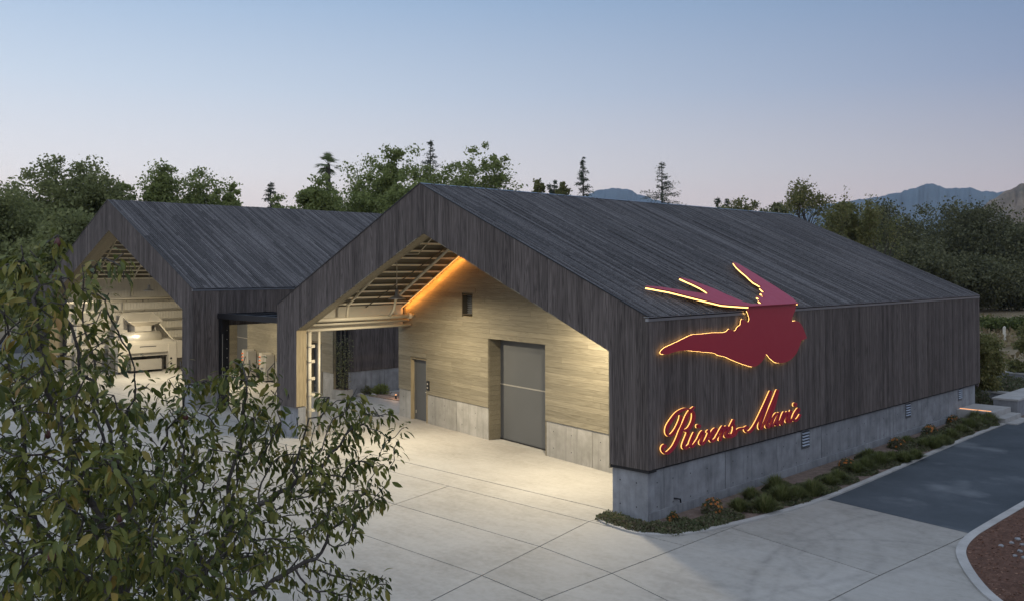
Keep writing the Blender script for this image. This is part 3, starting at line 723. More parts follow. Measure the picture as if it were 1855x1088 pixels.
put('wall_trim', MB().box(X2R - .3, X2R + .01, 1.885, 1.915, 0, 2.9), 'clad', barn2)
put('eave_flashing', MB().box(X2R - .06, X2R + .012, Y2, Y2 + LEN2, H2E - .098, H2E - .045).box(X2R - .10, X2R + .02, Y2, Y2 + LEN2, H2E - .022, H2E - .008), 'flash', barn2)
roof_slab(barn2, X2R, H2E, X2C, H2R, Y2 + .02, Y2 + LEN2, .045, .05, 'roof_membrane', 'membrane')
roof_slab(barn2, X2L, H2E, X2C, H2R, Y2 + .02, Y2 + LEN2, .045, .05, 'roof_membrane', 'membrane')
roof_slab(barn2, X2L + .2, H2E + .2 * S2, X2C, H2R, Y2 + .6, Y2 + LEN2, .12, .12, 'roof_deck', 'deck')
roof_slab(barn2, X2R - .3, H2E + .3 * S2, X2C, H2R, Y2 + .6, Y2 + LEN2, .12, .12, 'roof_deck', 'deck')
roof_boards(barn2, X2R, H2E, X2C, H2R, Y2 + .004, Y2 + 14.0, .09, 1, 'roofA')
roof_slab(barn2, X2L, H2E, X2C - .01, H2R, Y2 + .004, Y2 + LEN2, .0, .03, 'roof_back_pitch', 'clad')
for (xa, za, xb, zb) in ((X2L, H2E, X2C, H2R), (X2R, H2E, X2C, H2R)):
    put('verge_trim', MB().prism([(xa, Y2 - .012, za - .012), (xb, Y2 - .012, zb - .012), (xb, Y2 - .012, zb + .016), (xa, Y2 - .012, za + .016)], (0, .014, 0)), 'black', barn2)
put('rear_wall', MB().prism([(X2L, 24.4, 0), (X2R, 24.4, 0), (X2R, 24.4, H2E - .1), (X2C, 24.4, H2R - .1), (X2L, 24.4, H2E - .1)], (0, -.1, 0)), 'clad', barn2)
for i in range(17):
    x = X2L + 1.1 + i * .41; board('purlin', barn2, 'purlin', (x, 4.6, roof2(x) - .28), (.055, 7.0, .06))
put('rafter', MB().prism([(O2L, 1.25, roof2(O2L) - .36), (X2C, 1.25, roof2(X2C) - .36), (X2C, 1.25, roof2(X2C) - .56), (O2L, 1.25, roof2(O2L) - .56)], (0, .12, 0)), 'cream', barn2)
# inside of the left wall: ribbed white panels, girts, concrete base
rb = MB(); ys = np.arange(1.2, 8.0, .075)
for i in range(len(ys) - 1):
    a = -34.13 + (.012 if i % 2 else 0); b = -34.13 + (0 if i % 2 else .012)
    rb.add([(a, ys[i], .92), (b, ys[i + 1], .92), (b, ys[i + 1], 4.5), (a, ys[i], 4.5)], [(0, 1, 2, 3)])
put('wall_panel', rb, 'panel', barn2)
put('wall_core', MB().box(X2L + .05, -34.14, Y2 + .6, 24, 0, 4.1), 'membrane', barn2)
put('base_wall', MB().box(-34.3, -34.10, 1.1, 8, -.05, .93), 'wallconc', barn2)
for z in (.97, 1.45, 1.95, 2.42, 2.91, 3.36):
    board('girt', barn2, 'girt', (-34.06, 4.6, z), (.10, 6.9, .10))
pipe('cream header pipe along the back of the far barn', [(-33.9, 1.3, 3.5), (-33.9, 7.9, 3.5)], .06)
pipe('cream sprinkler pipe hanging down the middle of the far barn ceiling', [(-29.6, 3.4, roof2(-29.6) - .5), (-33.7, 4.1, roof2(-33.7) - .55), (-33.8, 4.1, 3.6)], .035)
pipe('cream sprinkler pipe beside the left rafter of the far barn', [(-29.4, 1.7, roof2(-29.4) - .5), (-33.7, 2.3, roof2(-33.7) - .55), (-33.8, 2.3, 3.6)], .035)
pipe('upright cream conduit on the back wall of the far barn', [(-34.0, 3.75, .93), (-34.0, 3.75, 3.4)], .022)
pipe('pair of white drain pipes by the left portal of the far barn', [(-33.9, 1.55, 0), (-33.9, 1.55, 3.4)], .05)

# ------------------------------------------------------------------ pendant lamps (their light stays with them)
def pendant(label, x, y, z, ztop, power, col=(1, .865, .63)):
    t = thing('pendant_lamp', label, 'lamp', (x, y, z), 'high bay pendant lamps')
    put('cord', MB().tube([(x, y, z + .25), (x, y, ztop)], .010, 6), 'cream', t)
    put('housing', MB().lathe([(.001, .26), (.05, .26), (.06, .10), (.09, .07)], (x, y, z), 16), 'steeld', t, smooth=True)
    put('shade', MB().lathe([(.07, .075), (.16, .05), (.25, .0), (.245, -.008), (.15, .035), (.02, .055)], (x, y, z), 20), 'steeld', t, smooth=True)
    put('diffuser', MB().lathe([(.001, .022), (.12, .022)], (x, y, z), 16), 'lamp', t)
    l = bpy.data.lights.new('bulb', 'AREA'); l.shape = 'DISK'; l.size = .24; l.energy = power; l.color = col; l.spread = PI
    o = bpy.data.objects.new('bulb', l); COL.objects.link(o); o.parent = t; o.location = (0, 0, -.012)
pendant('grey dome pendant lamp hanging below the slanting pipes of the main barn', -9.75, 1.55, 4.07, ru(-9.75, .25), 420)
pendant('grey dome pendant lamp under the right half of the main barn roof', -3.5, 1.42, 4.15, ru(-3.5, .25), 470)
pendant('grey dome pendant lamp hanging in the far barn above the crushing machine', -30.0, 3.3, 3.95, roof2(-30.0) - .25, 400)
pendant('grey dome pendant lamp under the right half of the far barn roof', -24.0, 3.6, 3.95, roof2(-24.0) - .25, 320)

# orange cove light at the top of the cellar wall
def cove(x0, x1, roofx, inset, power):
    t = thing('cove_light', 'thin orange cove light where the plank wall meets the sloping ceiling', 'light strip', cp(x0, roofx(x0) - .3, .1))
    a, b = cp(x0, roofx(x0) - .40, .14), cp(x1, roofx(x1) - .40, .14)
    put('channel', MB().tube([a + Vector((0, 0, .03)), b + Vector((0, 0, .03))], .022, 6), 'cream', t)
    put('strip', MB().tube([a, b], .007, 6), 'led', t)
    l = bpy.data.lights.new('strip_glow', 'AREA'); l.shape = 'RECTANGLE'; l.size = (b - a).length; l.size_y = .02; l.energy = power; l.color = (1.0, .36, .06)
    o = bpy.data.objects.new('strip_glow', l); COL.objects.link(o); o.parent = t
    mid = (a + b) / 2 + CN * .0 + Vector((0, 0, -.012))
    xa = (b - a).normalized(); zz = (CN * 1.0 + Vector((0, 0, .55))); zz = (zz - xa * zz.dot(xa)).normalized(); ya = zz.cross(xa)
    o.matrix_world = Matrix.Translation(mid) @ Matrix((xa, ya, zz)).transposed().to_4x4()
    o.matrix_parent_inverse = Matrix.Translation(-Vector(t.location))
cove(-13.2, XC - .2, roof1, .1, 85)

# ------------------------------------------------------------------ red bird sign folded over the eave
WALL = [(3.54, 3.97), (3.62, 3.87), (3.65, 3.78), (3.6, 3.73), (3.51, 3.75), (3.43, 3.78), (3.34, 3.8), (3.29, 3.75), (3.27, 3.68), (3.15, 3.64), (3.1, 3.59), (3.02, 3.56), (2.89, 3.59), (2.79, 3.61), (2.71, 3.57), (2.56, 3.55), (2.14, 3.565), (1.8, 3.56), (1.47, 3.565), (1.28, 3.545), (1.06, 3.495), (0.81, 3.44), (0.62, 3.4), (0.43, 3.36), (0.29, 3.28), (0.35, 3.24), (0.52, 3.23), (0.71, 3.25), (0.9, 3.265), (1.21, 3.255), (1.53, 3.22), (1.86, 3.18), (2.2, 3.14), (2.37, 3.08), (2.62, 3.035), (2.83, 2.97), (3.2, 2.86), (3.64, 2.75), (3.82, 2.73), (4.01, 2.755), (4.19, 2.83), (4.31, 2.92), (4.38, 2.97), (4.53, 2.87), (4.71, 2.78), (4.88, 2.735), (5.21, 2.72), (5.43, 2.75), (5.6, 2.8), (5.8, 2.91), (5.93, 3.04), (6.0, 3.14), (6.07, 3.19), (6.3, 3.22), (6.25, 3.31), (6.14, 3.46), (6.03, 3.57), (5.88, 3.64), (5.72, 3.665), (5.58, 3.65), (5.57, 3.71), (5.64, 3.81), (5.79, 3.97)]
ROOF = [(0.088, 5.79), (-0.02, 5.84), (-0.14, 5.97), (-0.41, 6.1), (-0.79, 6.27), (-1.08, 6.36), (-1.41, 6.5), (-1.72, 6.59), (-2.03, 6.69), (-2.16, 6.61), (-1.9, 6.33), (-1.62, 6.11), (-1.42, 5.98), (-1.23, 5.82), (-1.05, 5.69), (-0.92, 5.67), (-0.77, 5.61), (-0.76, 5.47), (-0.61, 5.35), (-0.5, 5.28), (-0.51, 5.04), (-0.41, 5.01), (-0.38, 4.90), (-0.27, 4.87), (-0.34, 4.58), (-0.23, 4.53), (-0.18, 4.37), (0.0, 4.26), (-.01, 3.81), (-0.11, 3.63), (-0.28, 3.58), (-0.48, 3.5), (-0.75, 3.45), (-1.02, 3.29), (-1.22, 3.17), (-1.33, 2.94), (-1.24, 2.94), (-1.03, 3.01), (-0.85, 3.03), (-0.7, 3.0), (-0.53, 2.9), (-0.58, 2.62), (-0.68, 2.28), (-0.8, 1.95), (-0.9, 1.6), (-0.97, 1.2), (-0.92, 1.13), (-0.71, 1.66), (-0.51, 1.96), (-0.27, 2.33), (-0.06, 2.67), (0.0, 2.98), (0.045, 3.25), (0.088, 3.54)]
_c = smooth2(WALL, 3); WALL = [(min(max(p.x, .2), 6.4), min(p.y, 3.97)) for p in _c]
sign = thing('bird_sign', 'oxblood red flying bird emblem folded over the eave, lit from behind', 'sign', (.1, 4.5, 2.7))
RN = Vector((SR, 0, 1)).normalized()
def rp(x, y, off): return Vector((x, y, HER - SR * x)) + RN * off
sx = .085
put('wall_plate', MB().prism([(sx - .02, y, z if z < 3.96 else 4.07) for y, z in WALL], (.02, 0, 0)), 'red', sign)
put('roof_plate', MB().prism([rp(x, y, .125) for x, y in ROOF], RN * .022), 'red', sign)
def inset(poly, d):
    P = [Vector(p) for p in poly]; n = len(P); A = sum(P[i].x * P[(i + 1) % n].y - P[(i + 1) % n].x * P[i].y for i in range(n)); s = 1 if A > 0 else -1
    out = []
    for i in range(n):
        t = (P[(i + 1) % n] - P[i - 1]).normalized(); out.append(P[i] + Vector((-t.y, t.x)) * d * s)
    return out
def edge_light(poly, fn, d, w, mat, skip):
    mb = MB(); a = inset(poly, d); b = inset(poly, d + w); n = len(poly)
    for i in range(n):
        if skip(poly[i], poly[(i + 1) % n]): continue
        j = (i + 1) % n; mb.add([fn(*a[i]), fn(*a[j]), fn(*b[j]), fn(*b[i])], [(0, 1, 2, 3)])
    return mb
put('edge_light', edge_light(WALL, lambda y, z: (sx - .0225, y, z), -.002, .022, 'halo', lambda p, q: p[1] > 3.95 and q[1] > 3.95), 'haloW', sign)
def edge_fin(poly, d, h0, h1):
    mb = MB(); a = inset(poly, d); n = len(poly)
    for i in range(n):
        j = (i + 1) % n
        if poly[i][0] > .08 and poly[j][0] > .08: continue
        mb.add([rp(*a[i], h0), rp(*a[j], h0), rp(*a[j], h1), rp(*a[i], h1)], [(0, 1, 2, 3)])
    return mb
put('edge_light', edge_fin(ROOF, .016, .088, .116), 'haloR', sign)
for x, y in ((-.8, 1.6), (-.45, 2.2), (-.2, 2.6), (-1.1, 3.08), (-.8, 3.06), (0, 3.3), (-.3, 5.0), (-1.1, 6.1)):
    put('standoff', MB().tube([rp(x, y, 0), rp(x, y, .125)], .012, 6), 'black', sign)
for y, z in ((.6, 3.3), (1.8, 3.35), (3.0, 3.3), (4.0, 3.0), (5.0, 3.0), (5.9, 3.4)):
    put('standoff', MB().tube([(-.005, y, z), (sx - .02, y, z)], .012, 6), 'black', sign)

# ------------------------------------------------------------------ script lettering
LETTERS = {
'R': [[(1.46, 2.09, 0.032), (1.33, 2.03, 0.064), (1.22, 1.95, 0.08), (1.1, 1.8, 0.096), (0.98, 1.66, 0.108), (0.87, 1.52, 0.096), (0.73, 1.39, 0.08), (0.59, 1.32, 0.07), (0.47, 1.3, 0.05), (0.38, 1.345, 0.048), (0.34, 1.4, 0.05), (0.36, 1.44, 0.06), (0.42, 1.45, 0.085)], [(1.33, 2.05, 0.032), (1.17, 2.09, 0.042), (1.01, 2.08, 0.048), (0.83, 2.03, 0.06), (0.65, 1.92, 0.068), (0.52, 1.81, 0.072), (0.49, 1.71, 0.062), (0.55, 1.64, 0.046), (0.65, 1.635, 0.052), (0.78, 1.7, 0.066), (0.89, 1.8, 0.074), (0.96, 1.9, 0.064), (0.97, 1.96, 0.046)], [(1.33, 2.05, 0.032), (1.42, 1.98, 0.064), (1.43, 1.88, 0.085), (1.37, 1.77, 0.085), (1.24, 1.68, 0.06), (1.1, 1.66, 0.046)], [(1.1, 1.66, 0.045), (1.22, 1.62, 0.064), (1.19, 1.53, 0.09), (1.1, 1.42, 0.09), (1.06, 1.35, 0.075), (1.11, 1.31, 0.056), (1.21, 1.33, 0.042), (1.36, 1.4, 0.03)]],
'i': [[(1.36, 1.45, 0.03), (1.47, 1.56, 0.06), (1.38, 1.45, 0.085), (1.31, 1.35, 0.08), (1.37, 1.305, 0.055), (1.48, 1.35, 0.034), (1.66, 1.48, 0.03)], [(1.59, 1.69, 0.09), (1.63, 1.685, 0.09)]],
'v': [[(1.6, 1.43, 0.03), (1.71, 1.53, 0.045), (1.79, 1.55, 0.06), (1.77, 1.45, 0.085), (1.69, 1.35, 0.08), (1.75, 1.305, 0.055), (1.86, 1.35, 0.042), (1.97, 1.46, 0.04), (2.0, 1.545, 0.046), (1.94, 1.53, 0.042)]],
'e': [[(1.93, 1.37, 0.03), (2.13, 1.42, 0.04), (2.28, 1.51, 0.042), (2.25, 1.555, 0.045), (2.14, 1.5, 0.07), (2.06, 1.39, 0.085), (2.11, 1.315, 0.06), (2.22, 1.33, 0.042), (2.36, 1.41, 0.03)]],
'r': [[(2.29, 1.37, 0.03), (2.46, 1.51, 0.045), (2.55, 1.555, 0.065), (2.52, 1.45, 0.085), (2.42, 1.31, 0.08)], [(2.45, 1.38, 0.03), (2.6, 1.50, 0.045), (2.70, 1.54, 0.06), (2.67, 1.44, 0.075), (2.63, 1.36, 0.06), (2.71, 1.32, 0.042), (2.82, 1.37, 0.03)]],
's': [[(2.66, 1.36, 0.03), (2.79, 1.48, 0.04), (2.92, 1.6, 0.045), (2.98, 1.65, 0.055), (2.95, 1.58, 0.05), (3.0, 1.48, 0.075), (2.96, 1.38, 0.08), (2.87, 1.315, 0.06), (2.77, 1.325, 0.055), (2.74, 1.37, 0.055)]],
'hyphen': [[(2.91, 1.305, 0.036), (3.03, 1.33, 0.042), (3.12, 1.41, 0.046), (3.24, 1.43, 0.05), (3.42, 1.425, 0.04)]],
'M': [[(3.54, 1.42, 0.09), (3.46, 1.42, 0.06), (3.45, 1.37, 0.05), (3.54, 1.32, 0.046), (3.67, 1.33, 0.056), (3.85, 1.43, 0.066), (4.05, 1.6, 0.07), (4.33, 1.87, 0.07), (4.55, 2.1, 0.06)], [(4.57, 2.1, 0.06), (4.40, 1.84, 0.09), (4.22, 1.62, 0.11), (4.08, 1.43, 0.10), (4.06, 1.35, 0.07), (4.13, 1.325, 0.052), (4.23, 1.41, 0.042), (4.46, 1.66, 0.06), (4.66, 1.87, 0.066), (4.86, 2.1, 0.06)], [(4.89, 2.1, 0.06), (4.72, 1.81, 0.10), (4.53, 1.57, 0.115), (4.38, 1.4, 0.10), (4.37, 1.335, 0.07), (4.46, 1.325, 0.05), (4.63, 1.43, 0.034)]],
'a': [[(4.94, 1.56, 0.046), (4.82, 1.575, 0.046), (4.67, 1.48, 0.075), (4.57, 1.38, 0.08), (4.61, 1.325, 0.056), (4.73, 1.37, 0.04), (4.88, 1.52, 0.036)], [(4.96, 1.57, 0.06), (4.86, 1.43, 0.08), (4.80, 1.345, 0.075), (4.87, 1.32, 0.05), (5.01, 1.41, 0.032)]],
'r2': [[(5.00, 1.38, 0.03), (5.13, 1.52, 0.045), (5.20, 1.555, 0.06), (5.15, 1.44, 0.08), (5.05, 1.315, 0.08)], [(5.09, 1.38, 0.034), (5.27, 1.52, 0.045), (5.36, 1.545, 0.055), (5.32, 1.45, 0.075), (5.28, 1.36, 0.06), (5.34, 1.325, 0.045), (5.42, 1.38, 0.034)]],
'i2': [[(5.39, 1.42, 0.036), (5.52, 1.56, 0.065), (5.45, 1.44, 0.08), (5.40, 1.35, 0.075), (5.46, 1.315, 0.052), (5.63, 1.40, 0.036)], [(5.69, 1.69, 0.10), (5.73, 1.69, 0.10)]],
'e2': [[(5.58, 1.37, 0.034), (5.77, 1.45, 0.042), (5.91, 1.54, 0.05), (5.86, 1.57, 0.05), (5.71, 1.47, 0.08), (5.63, 1.37, 0.085), (5.70, 1.315, 0.06), (5.83, 1.335, 0.05), (5.96, 1.42, 0.04)]],
}
lett = thing('script_sign', 'red raised script lettering glowing on the dark side wall above the plinth', 'sign', (.1, 3.2, 1.3))
def stroke(mb, pts, x0, x1, grow=0.0):
    P = smooth2([(a, b) for a, b, _ in pts], 5); Wd = smooth2([(w, 0) for _, _, w in pts], 5)
    n = len(P); Lf, Rt = [], []
    for i in range(n):
        t = (P[min(i + 1, n - 1)] - P[max(i - 1, 0)]); t = t.normalized() if t.length > 1e-6 else Vector((1, 0)); q = Vector((-t.y, t.x)) * (max(.012, Wd[i].x * .86) / 2 + grow)
        Lf.append(P[i] + q); Rt.append(P[i] - q)
    def cap(c, a, b, k=5):      # half disc from a round to b
        r0 = math.atan2((a - c).y, (a - c).x); r = (a - c).length
        return [c + Vector((math.cos(r0 - PI * j / (k + 1)), math.sin(r0 - PI * j / (k + 1)))) * r for j in range(1, k + 1)]
    vs, fs = [], []
    dx = lambda i: .006 * i / n
    for i in range(n): vs += [(x0 + dx(i), *Lf[i]), (x0 + dx(i), *Rt[i]), (x1 + dx(i), *Lf[i]), (x1 + dx(i), *Rt[i])]
    for i in range(n - 1):
        a, b = 4 * i, 4 * (i + 1)
        fs += [(a + 2, a + 3, b + 3, b + 2), (a, b, b + 1, a + 1), (a, a + 2, b + 2, b), (a + 1, b + 1, b + 3, a + 3)]
    mb.add(vs, fs)
    for c, a, b, i in ((P[-1], Lf[-1], Rt[-1], n - 1), (P[0], Rt[0], Lf[0], 0)):
        ring = [a] + cap(c, a, b) + [b]; m = len(ring)
        mb.add([(x0 + dx(i), *p) for p in ring] + [(x1 + dx(i), *p) for p in ring], [tuple(range(m, 2 * m)), tuple(range(m - 1, -1, -1))] + [(j, j + 1, j + 1 + m, j + m) for j in range(m - 1)])
for k, sts in LETTERS.items():
    mb = MB(); bk = MB()
    for j, s in enumerate(sts):
        stroke(mb, s, .052 + .002 * j, .095 + .004 * j); stroke(bk, s, .030 + .0015 * j, .050 + .0005 * j, .001)
    o = put('letter', mb, 'red', lett); bm = bmesh.new(); bm.from_mesh(o.data); bmesh.ops.recalc_face_normals(bm, faces=bm.faces); bm.to_mesh(o.data); bm.free()
    put('back_light', bk, 'halo', o)

# ------------------------------------------------------------------ machine in the far barn
mc = thing('crushing_machine', 'stainless steel grape crushing machine with a wide hopper inside the far barn', 'machine', (-33.0, 4.4, 0))
def mbx(name, x0, x1, y0, y1, z0, z1, mat='steel', par=None): return put(name, MB().box(x0, x1, y0, y1, z0, z1), mat, par or mc)
body = put('body', MB().prism([(-32.5, 2.95, .95), (-33.7, 2.95, .95), (-33.7, 2.95, 1.55), (-32.75, 2.95, 1.55), (-32.5, 2.95, 1.35)], (0, 2.8, 0)), 'steel', mc)
put('brand_strip', MB().box(-32.499, -32.496, 3.95, 4.75, 1.22, 1.26), 'rubber', body)
mbx('tray', -33.6, -32.6, 3.1, 5.4, .78, .94, 'steeld')
put('drum', MB().tube([(-33.0, 3.2, 1.62), (-33.0, 5.1, 1.62)], .33, 20), 'steel', mc, smooth=True)
put('drum_cover', MB().prism([(-32.7, 4.9, 1.56), (-33.3, 4.9, 1.56), (-33.3, 4.9, 2.2), (-33.1, 4.9, 2.2)], (0, .06, 0)), 'steeld', mc)
hop = MB()
a = [(-32.6, 3.45, 2.42), (-32.6, 5.1, 2.42), (-33.7, 5.1, 2.80), (-33.7, 3.45, 2.80)]; b = [(-32.85, 3.85, 2.2), (-32.85, 4.65, 2.2), (-33.5, 4.65, 2.2), (-33.5, 3.85, 2.2)]
hop.add(a + b, [(0, 1, 5, 4), (1, 2, 6, 5), (2, 3, 7, 6), (3, 0, 4, 7)])
put('hopper', hop, 'steel', mc)
put('hopper_rim', MB().tube([Vector(a[i]) for i in (0, 1, 2, 3, 0)], .02, 6), 'steel', mc)
mbx('chute', -33.5, -32.85, 3.85, 4.65, 1.95, 2.2, 'steel')
for y in (2.9, 5.35):
    l = put('leg', MB().prism([(-32.45, y, .12), (-32.45, y + .4, .12), (-32.45, y + .4, 1.3), (-32.45, y, 1.3)], (-.28, 0, 0)), 'steel', mc)
    for z in (.35, .6): put('port', MB().tube([(-32.452, y + .12, z), (-32.44, y + .12, z)], .055, 12), 'rubber', l)
    put('caster', MB().tube([(-32.6, y + .1, .07), (-32.6, y + .16, .07)], .07, 12), 'rubber', l)
    put('leg', MB().box(-33.6, -33.4, y, y + .2, .0, .95), 'steeld', mc)
mbx('collecting_bin', -33.5, -32.55, 3.55, 5.05, .12, .62, 'steeld')
mbx('side_cabinet', -33.5, -32.5, 5.78, 6.05, .6, 1.45, 'steel')
put('brace', MB().tube([(-32.6, 4.95, 2.3), (-32.55, 5.6, 1.5)], .03, 6), 'cream', mc)
mbx('motor', -33.1, -32.8, 6.06, 6.2, .9, 1.1, 'rubber'); mbx('plug', -32.8, -32.74, 6.08, 6.18, .95, 1.02, 'blue')
put('support_panel', MB().prism([(-33.2, 3.0, 1.55), (-33.2, 3.7, 1.55), (-33.2, 3.55, 2.7), (-33.2, 3.3, 2.75), (-33.2, 3.05, 2.0)], (-.05, 0, 0)), 'steeld', mc)

# hose cabinets against the cellar wall
def cabinet(label, x, grp='hose cabinets on the plank wall'):
    t = thing('hose_cabinet', label, 'cabinet', cp(x, 0, .2))
    def cb(n, u0, u1, o0, o1, z0, z1, m): return put(n, MB().obox(cp(x, z0, o0) + CU * u0, CU * (u1 - u0), CN * (o1 - o0), (0, 0, z1 - z0)), m, t)
    cb('case', -.28, .28, 0, .42, .07, .62, 'steeld'); cb('control_box', -.26, .02, .02, .50, .63, 1.25, 'steel'); cb('control_box', .03, .28, .02, .40, .63, 1.18, 'steeld')
    cb('foot', -.25, .25, .05, .38, 0, .07, 'rubber')
    for z in (.78, .93, 1.08): put('knob', MB().tube([cp(x, z, .50) + CU * -.12, cp(x, z, .56) + CU * -.12], .03, 10), 'orange', t)
    for dx, r in ((-.36, .30), (-.41, .24)):
        c = cp(x, .40, .40) + CU * dx
        put('hose_coil', MB().tube([c + CN * (r * math.cos(a) * .55) + Vector((0, 0, r * math.sin(a))) + CU * .02 * math.sin(3 * a) for a in np.linspace(0, 2 * PI, 22)], .035, 6, False), 'rubber', t, smooth=True)
    put('hose_hook', MB().tube([cp(x, .72, .3) + CU * -.27, cp(x, .74, .40) + CU * -.42], .015, 6), 'steel', t)
cabinet('stainless hose cabinet with orange knobs nearest the tall grey door', -27.3)
cabinet('stainless hose cabinet with orange knobs half hidden behind the main barn pier', -25.1)

# planter with climber in the gap, columns, shrubs
pl = thing('planter', 'square concrete planter box at the foot of the black posts', 'planter', (-18.25, 5.5, 0))
put('box', MB().box(-18.62, -18.02, 5.42, 5.95, 0, .36), 'wallconc', pl)
put('soil_fill', MB().box(-18.55, -18.09, 5.47, 5.90, .362, .37), 'bedsoil', pl)
for x in (-18.47, -18.22):
    tag(put('steel_post', MB().box(x, x + .11, 5.68, 5.79, .36, 3.6), 'black'), 'black steel post rising from the planter, ' + ('left' if x < -18.4 else 'right') + ' one of the pair', 'post')

# ------------------------------------------------------------------ foliage helpers
def leaf_cards(centers, dirs, size, rng, aspect=.5, droop=0.0):
    """n diamonds (two triangles each) as numpy arrays"""
    n = len(centers); c = np.asarray(centers); d = np.asarray(dirs)
    d = d / (np.linalg.norm(d, axis=1, keepdims=True) + 1e-9)
    r = rng.normal(size=(n, 3)); s = np.cross(d, r); s /= (np.linalg.norm(s, axis=1, keepdims=True) + 1e-9)
    L = size * rng.uniform(.6, 1.35, (n, 1)); w = L * aspect
    d2 = d.copy(); d2[:, 2] -= droop
    V = np.stack([c, c + d * L * .5 + s * w * .5, c + d * L * .5 + d2 * L * .5, c + d * L * .5 - s * w * .5], 1).reshape(-1, 3)
    F = np.arange(n * 4).reshape(n, 4)
    return V, F
def np_mesh(name, V, F):
    me = bpy.data.meshes.new(name); V = np.asarray(V, np.float32); F = np.asarray(F, np.int32); k = F.shape[1]
    me.vertices.add(len(V)); me.vertices.foreach_set('co', V.ravel()); me.loops.add(F.size); me.loops.foreach_set('vertex_index', F.ravel())
    me.polygons.add(len(F)); me.polygons.foreach_set('loop_start', np.arange(0, F.size, k, dtype=np.int32)); me.polygons.foreach_set('loop_total', np.full(len(F), k, np.int32))
    me.update(calc_edges=True); return me
def limbs(mb, p, d, L, r, depth, rng, tips, spread=.6, up=.25, kids=(2, 3), curve=.25, n=6):
    """recursive tapered branching; collects tips"""
    pts = [Vector(p)]; rad = [r]; d = Vector(d).normalized(); k = 4
    for i in range(k):
        d = (d + Vector(rng.normal(0, curve, 3)) * .5 + Vector((0, 0, up * .15))).normalized(); pts.append(pts[-1] + d * L / k); rad.append(r * (1 - .45 * (i + 1) / k))
    mb.tube(pts, rad, n if depth > 1 else 4, False)
    if depth <= 0:
        tips.append((pts[-1], d)); tips.append((pts[2], d)); return
    if depth <= 2: tips.append((pts[-1], d))
    for j in range(rng.integers(kids[0], kids[1] + 1)):
        nd = (d + Vector(rng.normal(0, spread, 3)) + Vector((0, 0, up))).normalized()
        q = pts[-1] if j < 2 else pts[3]
        limbs(mb, q, nd, L * rng.uniform(.62, .85), rad[-1] * rng.uniform(.6, .8), depth - 1, rng, tips, spread, up, kids, curve, n)

def broad_tree(label, x, y, h, w, seed, leaf='leafG', dens=1.0, card=.34, clear=.25, group=None, name='broadleaf_tree', clump=1.0, depth=4, fill=1.0, thick=1.0):
    rng = np.random.default_rng(seed); t = thing(name, label, 'tree', (x, y, -.1), group)
    mb = MB(); tips = []; r0 = h * .022 * thick
    base = Vector((x, y, -.15)); fork = Vector((x + rng.normal(0, .2), y + rng.normal(0, .2), h * clear))
    mb.tube([base, (base + fork) / 2 + Vector((rng.normal(0, .1), rng.normal(0, .1), 0)), fork], [r0 * 1.3, r0, r0 * .85], 8, False)
    nb = 5
    for j in range(nb):
        a = 2 * PI * j / nb + rng.uniform(0, 1); tilt = rng.uniform(.35, 1.0)
        limbs(mb, fork, (math.cos(a) * tilt * w / h * 1.1, math.sin(a) * tilt * w / h * 1.1, 1), h * .30, r0 * .6, depth - 1, rng, tips, .5, .28)
    P = np.array([tuple(p) for p, _ in tips])
    c0 = np.array([x, y, h * (clear + 1) / 2]); hz = h * (1 - clear) / 2
    # scale limb ends into the crown ellipsoid
    lo, hi = P.min(0), P.max(0); ctr = (lo + hi) / 2; half = (hi - lo) / 2
    S = np.array([w / 2 / half[0], w / 2 / half[1], hz / half[2]])
    V = np.array(mb.v); k = np.clip((V[:, 2] - h * clear) / (h * .15), 0, 1)[:, None]
    V2 = c0 + (V - ctr) * S * .94; V = V * (1 - k) + V2 * k; mb.v = [tuple(v) for v in V]
    P = c0 + (P - ctr) * S * .94
    put('trunk', mb, 'barkfar', t, smooth=True)
    # extra clumps through the crown's volume
    nc = int(70 * fill); q = rng.normal(size=(nc, 3)); q /= np.linalg.norm(q, axis=1, keepdims=True); q *= rng.uniform(.35, 1.0, (nc, 1)) ** .5
    lump = 1 + .22 * np.sin(q[:, :1] * 5 + seed) * np.cos(q[:, 1:2] * 4 + seed * 2)
    P = np.vstack([P, c0 + q * lump * np.array([w / 2, w / 2, hz]) * .93]) if nc else P
    per = max(1, int(150 * dens)); n = len(P) * per
    if n > 26000: per = max(1, int(26000 / len(P))); n = len(P) * per
    sig = .055 * w * clump * rng.uniform(.5, 1.4, (len(P), 1, 1))
    C = (P[:, None, :] + np.clip(rng.normal(size=(len(P), per, 3)), -1.9, 1.9) * sig * np.array([1.15, 1.15, .8])).reshape(-1, 3)
    D = rng.normal(size=(n, 3)) + (C - c0) / w * 1.2; D[:, 2] -= .2
    Vv, F = leaf_cards(C, D, card, rng, .6, .3)
    link('crown', np_mesh('crown', Vv, F), leaf, t)
    return t
